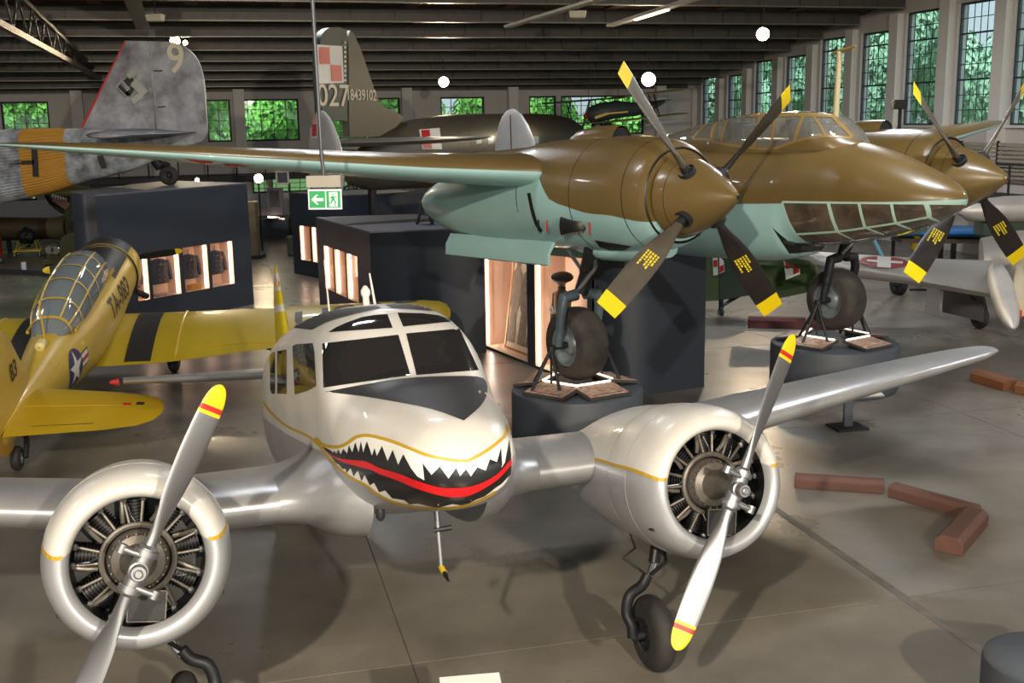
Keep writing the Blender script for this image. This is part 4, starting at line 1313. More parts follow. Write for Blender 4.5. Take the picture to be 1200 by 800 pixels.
# post that carries the tailplane
tp = TU.w((-11.8, 1.2, .34))
t = thing('support_post', 'dark support post under the tailplane of the brown bomber, behind the boxes', 'stand', (tp.x, tp.y, 0), TU.rz)
G().cyl((0, 0, 0), (0, 0, tp.z-.03), .06, n=12).build('pole', M_dark, t)
G().box((0, 0, .02), (.6, .6, .04)).build('foot', M_dark, t)
G().box((0, 0, tp.z-.04), (.3, .3, .04)).build('saddle', M_dark, t)
# ================================================================ the yellow trainer
T6B = R(-8.9)
t6n = Vector((math.sin(T6B), math.cos(T6B), 0))
t6o = Vector((-8.0, 22.4, 0))
T6 = Frame((t6o.x, t6o.y, 1.95), PI-T6B, R(10.2))
t6 = thing('trainer_aeroplane', 'yellow single-engined trainer aeroplane with a long framed canopy and a blue star roundel', 'aeroplane', T6.base, T6.rz)
X = T6.xf
M_y = mat('yellow_paint', '#c2a43c', .36, var=.35, vscale=1.6, base2='#ab8f30', coat=.2)
M_yw = mat('yellow_wing_paint', '#a8921c', .38, var=.35, vscale=1.6, base2='#917d18', coat=.15)
M_y2 = mat('yellow_control_paint', '#c2971c', .4, var=.3, vscale=2)
M_t6blk = mat('antiglare_black', '#1c1b1a', .5)
M_navy = mat('insignia_blue', '#1c2b5e', .4)
M_t6glass = glass_mat('trainer_glass', '#a9b6c2', .42)  # bluish reflection put into the pane as a diffuse tint
M_letters = mat('stencil_black', '#23211d', .5)
t6S = [(-.95, -.60, .60, .60, 2, 2), (-1.6, -.66, .60, .585, 2.1, 2.1), (-2.3, -.72, .56, .56, 2.2, 2.3), (-3.4, -.72, .50, .53, 2.3, 2.4), (-4.4, -.66, .50, .50, 2.3, 2.3), (-5.0, -.58, .56, .46, 2.1, 2.2), (-5.6, -.48, .55, .40, 2.1, 2.1), (-6.6, -.30, .47, .29, 2, 2), (-7.6, -.14, .39, .17, 2, 2), (-8.3, -.02, .3, .07, 2, 2), (-8.5, .05, .24, .02, 2, 2)]
r6 = hull_rows(t6S, 6, 56)
g6 = G().rings(r6, True, True, True)
f6 = g6.build('fuselage', M_y, t6, X, 45)
t6t = bvh([g6])
def on_t6(poly, name, m, off=.005, step=4, parent=None):
    return decal(T6, t6t, poly, step, off).build(name, m, parent or f6, X, 30)
prof = [(-.60, .45), (-.42, .46), (-.36, .50), (-.345, .54), (-.36, .585), (-.42, .615), (-.6, .635), (-.95, .635), (-.99, .62)]
cw = G().lathe(prof, (0, 0, 0), (1, 0, 0), 56).build('cowling', M_y, t6, X, 45)
# black antiglare top on cowling and deck
g = G()
rr = []
for x, r in [(-.36, .588), (-.42, .618), (-.6, .638), (-.95, .638)]:
    rr.append([Vector((x, r*math.cos(a), r*math.sin(a))) for a in [R(42)+R(96)*j/20 for j in range(21)]])
g.rings(rr, False)
g.build('antiglare_panel', M_t6blk, cw, X, 45)
rr = []
for row in r6:
    x = row[0].x
    if x > -1.0 or x < -2.35: continue
    n = len(row)
    sel = [row[j]+Vector((0, 0, .006))+Vector((0, row[j].y*.01, 0)) for j in range(int(n*.10), int(n*.40)+1)]
    rr.append(sel)
G().rings(rr, False).build('antiglare_panel', M_t6blk, f6, X, 45)
G().torus((-.98, 0, 0), (1, 0, 0), .615, .02, 56, 8).build('cowl_gap', M_black, cw, X)
en = G().lathe([(-.5, .45), (-.5, .2), (-.3, .16), (-.15, .08), (0, .06)], (0, 0, 0), (1, 0, 0), 28).build('engine', M_cyl, t6, X)
# exhaust
G().tube([(-.9, -.55, -.38), (-.85, -.66, -.46), (-.75, -.70, -.52)], [.06, .065, .065], 12).build('exhaust_stub', M_dark, t6, X)
pr = G().lathe([(-.1, .10), (.1, .10), (.18, .06), (.2, .01)], (0, 0, 0), (1, 0, 0), 20).build('propeller', M_dark, t6, X)
for e in (-1, 1):
    blade(pr, (0, 0, 0), (0, -e, .12*e), (1, 0, 0), [(.1, .09, .08, 55), (.3, .12, .06, 45), (.6, .18, .035, 34), (1.0, .19, .022, 26), (1.25, .15, .015, 22), (1.36, .08, .012, 20), (1.38, .02, .01, 20)], [M_t6blk, M_yel], X, 1.24)
# canopy
cS = [(-1.95, .40, .50, .22, 2.2, 2, .1), (-2.25, .40, .80, .36, 2.4, 2, .1), (-2.55, .40, .97, .40, 2.5, 2, .1), (-3.3, .40, 1.03, .41, 2.4, 2, .1), (-4.2, .40, 1.0, .41, 2.3, 2, .1), (-4.9, .40, .88, .38, 2.2, 2, .1), (-5.35, .44, .72, .30, 2.1, 2, .1), (-5.6, .48, .57, .18, 2, 2, .1)]
rc_ = hull_rows(cS, 4, 40)
gcn = G().rings(rc_, True, True, True)
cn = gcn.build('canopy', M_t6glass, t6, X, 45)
def frame_ring(x, w_, name='canopy_frame'):
    k = [[interp([q[0] for q in cS][::-1], [q[i] for q in cS][::-1], x+dx) for i in (1, 2, 3)] for dx in (-w_/2, w_/2)]
    rows = hull_rows([(x-w_/2, .42, k[0][1]+.014, k[0][2]+.014, 2.35, 2, .1), (x+w_/2, .42, k[1][1]+.014, k[1][2]+.014, 2.35, 2, .1)], 1, 40)
    return G().rings(rows, True, False, False).build(name, M_y, cn, X, 45)
for x in (-2.28, -2.95, -3.6, -4.25, -4.9, -5.35): frame_ring(x, .05)
for s in (-1, 1):
    for a, nm in ((R(28), 'canopy_rail'), (R(62), 'canopy_rail')):
        pts = []
        for x in [-2.28-.28*k for k in range(12)]:
            zt, hw = (interp([q[0] for q in cS][::-1], [q[i] for q in cS][::-1], x) for i in (2, 3))
            e = 2/2.35
            zc = .40+(zt-.40)*.1
            pts.append(Vector((x, s*(hw+.008)*math.cos(a)**e, zc+(zt-zc+.008)*math.sin(a)**e)))
        G().tube(pts, .018, 6).build(nm, M_y, cn, X)
    G().bar((-2.1, s*.40, .47), (-5.3, s*.36, .47), .04, .05).build('sill_rail', M_y, cn, X)
for xx in (-3.2, -4.6):
    G().box((xx, 0, .55), (.12, .42, .5), Matrix.Rotation(R(-8), 3, 'Y')).build('seat', M_dark, t6, X, bevel=.03)
    G().tube([(xx+.3, -.25, .45), (xx+.3, -.2, .85), (xx+.3, .2, .85), (xx+.3, .25, .45)], .02, 8).build('roll_bar', M_y2, t6, X)
G().tube([(-5.75, 0, .5), (-5.78, 0, 1.15)], [.02, .008], 8).build('aerial_mast', M_y, t6, X)
G().lathe([(-.12, .01), (-.1, .07), (.05, .085), (.13, .05), (.15, .01)], (-6.1, -.03, .56), (1, 0, 0), 16).build('loop_fairing', mat('pale_yellow', '#d9c887', .4), t6, X)
# wing
for s in (-1, 1):
    ws = [(s*.3, -1.75, -.60, 2.45, .15, .02), (s*1.45, -1.78, -.60, 2.38, .15, .02), (s*1.5, -1.79, -.595, 2.36, .15, .02), (s*3.2, -2.08, -.46, 2.0, .14, .02), (s*5.2, -2.43, -.29, 1.58, .12, .02), (s*6.0, -2.60, -.22, 1.35, .11, .02), (s*6.3, -2.74, -.19, 1.1, .1, .02), (s*6.42, -2.95, -.18, .7, .1, .01), (s*6.46, -3.2, -.18, .15, .1, 0)]
    gw = G().rings(wing_rows(ws, 18), True, True, True)
    w = gw.build('wing', M_yw, t6, X, 45)
    tw = bvh([gw])
    dn = Vector((0, 0, -1))
    def top(x, y): return (Vector((x, y, 2)), dn)
    decal(T6, tw, [(-1.95, s*.78), (-4.1, s*.78), (-4.1, s*1.22), (-1.95, s*1.22)], .12, .005, plane_fn=top).build('walkway', M_t6blk, w, X)
    g = G()
    pts = []
    for x in [-1.78-.16*k for k in range(15)]:
        h, n_, _, _ = tw.ray_cast(Vector((x, s*1.62, 2)), dn)
        if h is not None: pts.append(h)
    G().tube(pts, .028, 8).build('joint_strip', M_y, w, X)
    h0 = [tw.ray_cast(Vector((x, s*y, 2)), dn)[0] for x, y in ((-3.75, 1.8), (-3.95, 4.0), (-3.85, 6.1))]
    if all(q is not None for q in h0): G().tube([q+Vector((0, 0, .001)) for q in h0], .006, 4).build('aileron_seam', M_y2, w, X)
    if s < 0:
        # lettering on the upper wing, read from behind
        vs, fs = text_mesh('USAF', 1.05, 'CENTER', .02, 3)
        g = G(); pos = []
        for p in vs:
            h, n_, _, _ = tw.ray_cast(Vector((-3.02+p.y*.9-(p.x)*-.16, -(4.75+p.x*.95), 2)), dn)
            pos.append((h or Vector((-3, -4.7, -.2)))+Vector((0, 0, .006)))
        g.add(pos, fs)
        g.build('wing_lettering', M_letters, w, X, 0)
        G().lathe([(-.05, .05), (0, .055), (.04, .04), (.05, .01)], (-3.9, -3.2, -.5), (0, 0, -1), 12).build('wing_peg', M_dark, w, X)
# tail surfaces
for s in (-1, 1):
    ts = [(s*.05, -7.05, .24, 1.55, .11, 0), (s*.6, -7.15, .24, 1.42, .11, 0), (s*1.3, -7.32, .24, 1.22, .1, 0), (s*1.7, -7.46, .24, 1.0, .1, 0), (s*1.9, -7.6, .24, .72, .1, 0), (s*1.98, -7.78, .24, .35, .1, 0), (s*2.0, -7.92, .24, .08, .1, 0)]
    gtl = G().rings(wing_rows(ts), True, True, True)
    tl_ = gtl.build('tailplane', mat('yellow_tail_paint', '#b89a1e', .38, var=.3, vscale=1.6), t6, X, 45)
    G().tube([(-7.80, s*.15, .315), (-7.86, s*1.0, .305), (-7.9, s*1.75, .275)], .007, 5).build('elevator_gap', M_y2, tl_, X)
    for k in range(2):
        G().bar((-7.86, s*(1.45+.18*k), .295), (-7.87, s*(1.55+.18*k), .29), .05, .03).build('hinge', M_red if k == 0 else M_letters, tl_, X)
    G().bar((-8.36, s*.35, .265), (-8.36, s*1.15, .262), .012, .008).build('trim_tab_edge', M_letters, tl_, X)
fs = [(.25, -6.85, 1.75, .09), (.5, -7.0, 1.72, .09), (.9, -7.3, 1.45, .09), (1.2, -7.5, 1.15, .09), (1.4, -7.72, .8, .09), (1.5, -7.95, .4, .09), (1.53, -8.1, .1, .09)]
gfn = G().rings(fin_rows(fs, 12), True, True, True)
fn = gfn.build('tail_fin', M_y, t6, X, 45)
rs = [(-.15, -8.05, .35, .12), (.0, -8.02, .6, .12), (.25, -8.0, .7, .11)]
G().rings(fin_rows(rs, 12), True, True, True).build('rudder', M_y2, t6, X, 45)
g = G(); vs, f_ = text_mesh('83', .34, 'CENTER', .008)
g.add([Vector((-7.75+p.x, -.075, .82+p.y)) for p in vs], f_); g.build('fin_lettering', M_letters, fn, X, 0)
# markings on the right side of the fuselage
sd = Vector((0, 1, 0))
def side(x, z): return (Vector((x, -2, z)), sd)
def side_text(s_, size, x0, z0, slope, name, m, parent, off=.006):
    vs, f_ = text_mesh(s_, size, 'CENTER', .012, 4)
    pos = []
    for p in vs:
        h, n_, _, _ = t6t.ray_cast(Vector((x0+p.x, -2, z0+p.y+slope*p.x)), sd)
        pos.append((h if h is not None else Vector((x0+p.x, -.5, z0+p.y)))-Vector((0, off, -off*.5)))
    return G().add(pos, f_).build(name, m, parent, X, 0)
side_text('TA-983', .50, -2.55, .05, 0.0, 'fuselage_lettering', M_letters, f6)
cx, cz, rr_ = -5.72, .0, .31
def circ(r): return [(cx+r*math.cos(2*PI*k/32), cz+r*math.sin(2*PI*k/32)) for k in range(32)]
decal(T6, t6t, [(cx+.1, cz-.125), (cx+.62, cz-.125), (cx+.62, cz+.125), (cx+.1, cz+.125)], .06, .004, plane_fn=side).build('insignia_bar', M_navy, f6, X)
decal(T6, t6t, [(cx+.1, cz-.10), (cx+.595, cz-.10), (cx+.595, cz+.10), (cx+.1, cz+.10)], .06, .006, plane_fn=side).build('insignia_bar_white', M_white, f6, X)
decal(T6, t6t, [(cx+.1, cz-.034), (cx+.595, cz-.034), (cx+.595, cz+.034), (cx+.1, cz+.034)], .06, .008, plane_fn=side).build('insignia_bar_red', M_red, f6, X)
decal(T6, t6t, circ(rr_), .06, .009, plane_fn=side).build('insignia_disc', M_navy, f6, X)
star = []
for k in range(10):
    r = .29 if k % 2 == 0 else .112
    star.append((cx+r*math.sin(PI*k/5), cz+r*math.cos(PI*k/5)))
decal(T6, t6t, star, .05, .012, plane_fn=side).build('insignia_star', M_white, f6, X)
# wheels
tz = T6.w((-7.9, 0, 0)); tz.z = .17; tz = T6.loc(tz)
tl2 = G().tube([tz+Vector((.35, .02, .35)), tz+Vector((.2, -.11, .2)), tz+Vector((0, -.11, 0))], .04, 10).build('tail_leg', M_dark, t6, X)
wheel(t6, tz, .17, .13, X)
for s in (-1, 1):
    p = T6.loc(T6.w((-2.1, s*1.3, -.6))); q = T6.w((-1.95, s*1.3, -.6)); q.z = .34; q = T6.loc(q)
    lg = G().tube([p, q+Vector((0, -s*.12, .1)), q+Vector((0, -s*.12, 0))], [.06, .05, .05], 12).build('undercarriage_leg', M_y2, t6, X)
    wheel(t6, q, .34, .2, X)
# ================================================================ mottled grey transport, rear half (upper left)
JUP = at_z(197, 217, 3.13)
JU = Frame((JUP.x, JUP.y-.1, 0), R(-90), 0)
ju = thing('transport_aeroplane', 'mottled grey corrugated transport aeroplane with a yellow fuselage band and tail number 9', 'aeroplane', JU.base, JU.rz)
X = JU.xf
def J(px, py, y=0.0): return JU.plane(px, py, 1, y)
M_mott = mat('mottled_grey', '#a4abb4', .55, var=1.0, vscale=2.6, base2='#3e3c42', bump=.0)
M_mott2 = mat('mottled_fin', '#a0a3aa', .5, var=1.0, vscale=2.0, base2='#5b5860')
M_band = mat('band_ochre', '#b08026', .55, var=.3, vscale=3)
top = [J(-140, 158), J(0, 152), J(57, 150), J(95, 150), J(150, 153), J(200, 157)]
bot = [J(-140, 262), J(0, 237), J(50, 225), J(87, 213), J(130, 200), J(200, 178)]
st = []
wid = [.95, .85, .78, .66, .45, .12]
for a, b, w_ in zip(top, bot, wid): st.append((a.x, b.z, a.z, w_, 5, 4))
rows = hull_rows(st, 8, 320)
def even(row):      # same outline, evenly spaced points
    n = len(row); ls = [0]
    for j in range(n): ls.append(ls[-1]+(row[(j+1) % n]-row[j]).length)
    out = []; j = 0
    for k in range(n):
        t = ls[-1]*k/n
        while ls[j+1] < t: j += 1
        out.append(row[j].lerp(row[(j+1) % n], (t-ls[j])/max(1e-9, ls[j+1]-ls[j])))
    return out
rows = [even(r) for r in rows]
for r in rows:      # corrugation: every fourth point pushed in
    for j, p in enumerate(r):
        if j % 4 in (0, 1):
            p.y *= .975
            p.z += .012 if p.z < (r[80].z+r[240].z)/2 else -.012
gj = G()
xs_b = (J(38, 150).x, J(84, 150).x)
n = len(rows[0])
for i in range(len(rows)-1):
    xm = (rows[i][0].x+rows[i+1][0].x)/2
    gj.rings(rows[i:i+2], True, False, False, 1 if min(xs_b) < xm < max(xs_b) else 0)
fj = gj.build('fuselage', [M_mott, M_band], ju, X, 20)
yN = .80
def plate(px_pts, name, m, y, t, parent, top_=False):
    pts = [J(px, py, y) for px, py in px_pts]
    g = G()
    n = len(pts)
    g.add([p+Vector((0, -t/2, 0)) for p in pts]+[p+Vector((0, t/2, 0)) for p in pts], [tuple(range(n)), tuple(range(2*n-1, n-1, -1))]+[(i, (i+1) % n, n+(i+1) % n, n+i) for i in range(n)])
    return g.build(name, m, parent, X, 30, bevel=0)
fin = plate([(96, 152), (148.5, 48), (176, 48.5), (178, 85), (184, 165), (180, 178)], 'tail_fin', M_mott2, 0, .16, ju)
rud = plate(smooth_line([(178, 48.5), (205, 50), (220, 57), (233, 72), (239, 95), (242, 130), (243, 158), (236, 166)], 3)+[(212, 172), (187, 168), (180.5, 85)], 'rudder', M_mott2, 0, .14, ju)
plate([(95, 151), (147.5, 47.5), (149, 48), (97.5, 152)], 'leading_edge', M_red, .005, .17, fin)
for a, b in (((180, 83), (190.5, 83)), ((185, 125.5), (194, 125))):
    p, q = J(*a, .075), J(*b, .075)
    G().bar(p, q, .02, .03).build('tab_gap', M_black, rud, X)
g = G(); vs, fs = text_mesh('9', 1.0, 'CENTER', .012)
c9 = J(206, 70, .08)
for sgn in (1,):
    g.add([c9+Vector((-p.x*.9, .004, p.y)) for p in vs], fs)
g.build('tail_number', mat('cream_marking', '#c9bfa8', .5), rud, X, 0)
# worn angular tail mark, half painted over, as it shows
def bars(pts_list, name, m, y, parent):
    g = G()
    for a, b, w_ in pts_list:
        p, q = J(*a, y), J(*b, y)
        g.bar(p, q, w_, .012, (0, 1, 0))
    return g.build(name, m, parent, X, 0)
def Z4(x, y): return (100+x/8, 40+y/8)
bars([(Z4(390, 410), Z4(435, 470), .22), (Z4(310, 490), Z4(400, 580), .14), (Z4(395, 570), Z4(440, 500), .13)], 'tail_mark_dark', M_t6blk, .09, fin)
bars([(Z4(400, 400), Z4(460, 350), .13), (Z4(450, 440), Z4(560, 560), .2), (Z4(490, 400), Z4(520, 420), .16), (Z4(440, 630), Z4(530, 570), .15), (Z4(350, 450), Z4(415, 510), .03), (Z4(415, 510), Z4(385, 530), .03), (Z4(290, 490), Z4(400, 600), .025), (Z4(290, 490), Z4(345, 430), .025)], 'tail_mark_pale', mat('tail_mark_grey', '#a4a49c', .5), .096, fin)
# black and white cross outlines on the side
for nm, m, lst in (('cross_bar', M_t6blk, [((40, 172), (42, 207), .14), ((17, 191), (40, 190), .10), ((117, 182), (122, 197), .14)]), ('cross_outline', mat('cream_marking', '#c9bfa8', .5), [((0, 195), (7, 195), .05), ((7, 194), (7, 210), .05), ((0, 210), (7, 210), .05)])):
    for a, b, w_ in lst:
        p, q = J(*a, yN), J(*b, yN)
        G().bar(p, q, w_, .02, (0, 1, 0)).build(nm, m, fj, X, 0)
# tailplane, seen end on
tpj = [(2.6, J(150, 152).x, J(150, 156).z-.03, .9, .1, 0), (2.0, J(135, 152).x, J(150, 156).z-.02, 1.7, .1, 0), (-.2, J(120, 152).x, J(150, 156).z, 2.4, .1, 0), (-2.0, J(135, 152).x, J(150, 156).z-.02, 1.7, .1, 0), (-2.8, J(150, 152).x, J(150, 156).z-.03, .9, .1, 0)]
G().rings(wing_rows(tpj), True, True, True).build('tailplane', M_mott2, ju, X, 45)
# tail wheel
cwj = J(198, 206, -.1)
cwj.z = 3.13+.24
boxz = 3.1
lg = G().tube([J(180, 186, -.1), J(186, 194, -.1), cwj+Vector((.05, -.2, .25)), cwj+Vector((0, -.2, 0))], [.12, .14, .07, .05], 10).build('tail_leg', M_dark, ju, X)
wheel(ju, cwj, .24, .2, X, (0, 1, 0), M_tyre, M_dark)
zb = cwj.z-.26

# ================================================================ dark transport with the checkered rudder
CD = Vector((.385, .92, 0)).normalized()
CT = at_y(440, 140, 31.5)
CX = Frame((CT.x, CT.y, 0), math.atan2(CD.x, -CD.y), 0)
ct = thing('transport_aeroplane', 'dark olive transport aeroplane with a red and white checkered rudder and number 027', 'aeroplane', CX.base, CX.rz)
X = CX.xf
def Q(px, py, y=0.0): return CX.plane(px, py, 1, y)
M_olive = mat('dark_olive', '#4a4438', .5, var=.4, vscale=1.2, base2='#3a352c')
M_rudgreen = mat('rudder_green', '#2f3a33', .5, var=.3, vscale=2)
zt = 4.72
cst = [(-1.6, 3.0, 3.6, .1, 2, 2), (-.4, 2.75, 4.1, .45, 2, 2), (1.2, 2.7, 4.5, .8, 2.1, 2.1), (3.0, 2.62, zt, 1.05, 2.1, 2.1), (6, 2.6, zt+.1, 1.2, 2.1, 2.1), (12, 2.6, zt+.1, 1.2, 2.1, 2.1), (14.5, 2.6, zt, 1.15, 2.1, 2.1), (16, 2.65, 4.3, .95, 2, 2), (17, 2.8, 3.9, .6, 2, 2), (17.5, 3.0, 3.5, .1, 2, 2)]
gcx = G().rings(hull_rows(cst, 6, 56), True, True, True)
fc = gcx.build('fuselage', M_olive, ct, X, 45)
tc_ = bvh([gcx])
def cplate(px_pts, name, m, y, t, parent):
    pts = [Q(px, py, y) for px, py in px_pts]
    g = G(); n = len(pts)
    g.add([p+Vector((0, -t/2, 0)) for p in pts]+[p+Vector((0, t/2, 0)) for p in pts], [tuple(range(n)), tuple(range(2*n-1, n-1, -1))]+[(i, (i+1) % n, n+(i+1) % n, n+i) for i in range(n)])
    return g.build(name, m, parent, X, 30)
fn2 = cplate([(405, 142)]+[tuple(p) for p in smooth_line([(404, 44), (406, 36), (410, 40), (418, 56), (428, 85), (436, 108), (444, 124), (460, 131)], 3)]+[(470, 138), (450, 160), (406, 160)], 'tail_fin', M_olive, 0, .22, ct)
ru2 = cplate([tuple(p) for p in smooth_line([(404, 142), (403.5, 44), (400, 35), (392, 32), (380, 34), (372, 46), (370, 80), (372, 120), (378, 140)], 3)], 'rudder', M_rudgreen, 0, .18, ct)
def quad_px(p, name, m, y, parent):
    pts = [Q(px, py, y) for px, py in p]
    g = G(); n = len(pts)
    g.add(pts+[q+Vector((0, .012, 0)) for q in pts], [tuple(range(n)), tuple(range(2*n-1, n-1, -1))]+[(i, (i+1) % n, n+(i+1) % n, n+i) for i in range(n)])
    return g.build(name, m, parent, X, 0)
cb = quad_px([(372, 52), (401, 54), (403, 97), (374, 98)], 'checker_white', M_white, -.105, ru2)
quad_px([(374, 55), (386, 55.5), (387, 75), (375, 75)], 'checker_red', M_red, -.12, ru2)
quad_px([(388, 76), (400, 76.5), (401, 95), (389, 95)], 'checker_red', M_red, -.12, ru2)
def ctext(s_, px, py, size, sx, name, m, y, parent):
    c = Q(px, py, y); vs, f_ = text_mesh(s_, size, 'CENTER', .006)
    g = G().add([c+Vector((p.x*sx, 0, p.y)) for p in vs], f_)
    return g.build(name, m, parent, X, 0)
ctext('027', 391, 113, .78, 1.35, 'rudder_number', mat('cream_marking', '#c9bfa8', .5), -.11, ru2)
ctext('18439102', 424, 112, .40, 1.0, 'serial_number', mat('cream_marking', '#c9bfa8', .5), -.125, fn2)
for k in range(9):
    p = Q(404.5, 50+k*5.5, -.12); G().box(p, (.06, .02, .06)).build('hinge_stitch', M_white, fn2, X, 0)
# stabiliser
p0 = Q(438, 166, -.7); p1 = Q(531, 162, -4.3)
sr = [(p0.y+.8, p0.x+.9, p0.z-.02, 2.6, .09, 0), (p0.y-1.5, p0.x+.7, p0.z+.02, 2.0, .09, 0), (p1.y+.5, p0.x+.2, p0.z+.08, 1.2, .08, 0), (p1.y, p0.x-.3, p0.z+.1, .3, .08, 0)]
G().rings(wing_rows(sr), True, True, True).build('stabiliser', mat('stabiliser_grey', '#7f7c74', .45), ct, X, 45)
# side checker, windows
for quad, m, nm, of in (([(491, 152), (515, 150), (518, 175), (495, 175)], M_white, 'checker_white', .008), ([(493, 153), (503, 152), (504, 160), (494, 161)], M_red, 'checker_red', .014), ([(505, 161), (515.5, 160), (517, 168), (506, 168.5)], M_red, 'checker_red', .014), ([(495, 169), (505, 168.5), (506, 174), (496, 174)], M_red, 'checker_red', .014)):
    decal(CX, tc_, quad, 4, of).build(nm, m, fc, X, 30)
for cx_ in (561, 575, 628):
    decal(CX, tc_, [(cx_-3, 160), (cx_+3, 159), (cx_+3, 168), (cx_-3, 169)], 3, .01).build('cabin_window', mat('pale_window', '#9fb5b2', .2), fc, X, 30)
decal(CX, tc_, strip([(537, 175), (538, 152), (546, 150), (551, 158), (552, 175)], .8), 2, .01).build('door_seam', M_black, fc, X, 30)
# wing stub and engine cowling on the near side
wst = [(-1.0, 13.0, 2.9, 4.2, .15, .02), (-4.0, 12.8, 3.0, 3.6, .14, .02)]
G().rings(wing_rows(wst), True, True, True).build('wing', M_olive, ct, X, 45)
G().rings(wing_rows([(1.0, 13.0, 2.9, 4.2, .15, .02), (4.0, 12.8, 3.0, 3.6, .14, .02)]), True, True, True).build('wing', M_olive, ct, X, 45)
for yy in (-2.9, 2.9):
    en_ = G().lathe([(-2.6, .1), (-1.6, .5), (0, .72), (1.0, .76), (1.5, .72), (1.6, .6), (1.55, .5)], (12.6, yy, 3.3), (1, 0, 0), 32).build('engine_cowling', mat('cowl_olive', '#5d5138', .45), ct, X, 45)
    pl = CX.w((12.2, yy, 0))
    G().cyl((12.2, yy, 2.9), (12.2, yy, .5), .09).build('undercarriage_leg', M_dark, ct, X)
    wheel(ct, (12.2, yy, .57), .57, .4, X)
G().cyl((-.35, 0, 2.85), (-.35, 0, 0), .12).build('tail_support', M_dark, ct, X)

# ================================================================ biplane hanging at the back
bo = at_y(712, 132, 51)
bp = thing('biplane', 'small dark biplane with a yellow arrow, hanging in front of the far back windows', 'aeroplane', (bo.x, bo.y, 0), R(195))
def bl(px, py, dy=0.0):
    p = at_y(px, py, 51+dy)
    return Matrix.Rotation(R(-195), 4, 'Z') @ (p-Vector((bo.x, bo.y, 0)))
def tub(pts, r, name, m, n=10):
    return G().tube(pts, r, n).build(name, m, bp)
fb = tub([bl(688, 136), bl(692, 135), bl(705, 131), bl(725, 128), bl(745, 128, .6), bl(765, 124, 2), bl(778, 119, 3.4)], [.22, .36, .41, .38, .3, .18, .08], 'fuselage', mat('biplane_dark', '#454a4c', .5), 16)
G().bar(bl(697, 138, -.46), bl(712, 133, -.46), .03, .12).build('arrow_mark', M_yel, fb)
G().bar(bl(712, 133, -.46), bl(736, 131, -.46), .03, .07).build('arrow_mark', M_yel, fb)
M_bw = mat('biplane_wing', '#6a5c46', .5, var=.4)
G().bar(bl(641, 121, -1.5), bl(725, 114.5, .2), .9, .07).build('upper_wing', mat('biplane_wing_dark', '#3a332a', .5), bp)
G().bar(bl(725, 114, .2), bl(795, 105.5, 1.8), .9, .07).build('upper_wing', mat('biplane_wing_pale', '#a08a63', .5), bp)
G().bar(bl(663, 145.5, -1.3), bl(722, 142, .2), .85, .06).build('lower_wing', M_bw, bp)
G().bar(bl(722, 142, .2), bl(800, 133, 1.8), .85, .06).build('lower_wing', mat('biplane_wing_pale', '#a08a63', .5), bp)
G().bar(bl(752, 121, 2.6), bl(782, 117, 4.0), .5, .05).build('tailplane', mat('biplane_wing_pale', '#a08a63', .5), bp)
for a, b in (((663, 119), (672, 145)), ((668, 119), (664, 146)), ((697, 117), (700, 128)), ((706, 116), (712, 126)), ((766, 110), (773, 137)), ((760, 111), (768, 138))):
    tub([bl(*a), bl(*b)], .03, 'strut', M_dark, 6)
G().sphere(bl(686.5, 136, -.3), .12, n=10).build('spinner', M_red, bp)
G().bar(bl(691, 118, -.3), bl(682, 152, -.3), .05, .1).build('propeller', M_dark, bp)
for a in ((700, 148), (712, 150)):
    tub([bl(a[0], 138), bl(a[0], a[1])], .03, 'undercarriage_leg', M_dark, 6)
    wheel(bp, bl(*a), .28, .1)
pz = bl(712, 116)
zr = roof_z(HD.dot(bo))-.4
for dx in (-.5, .9):
    G().cyl(pz+Vector((dx, 0, 0)), Vector((pz.x+dx, pz.y, zr)), .012, n=6).build('hanging_wire', M_dark, bp)
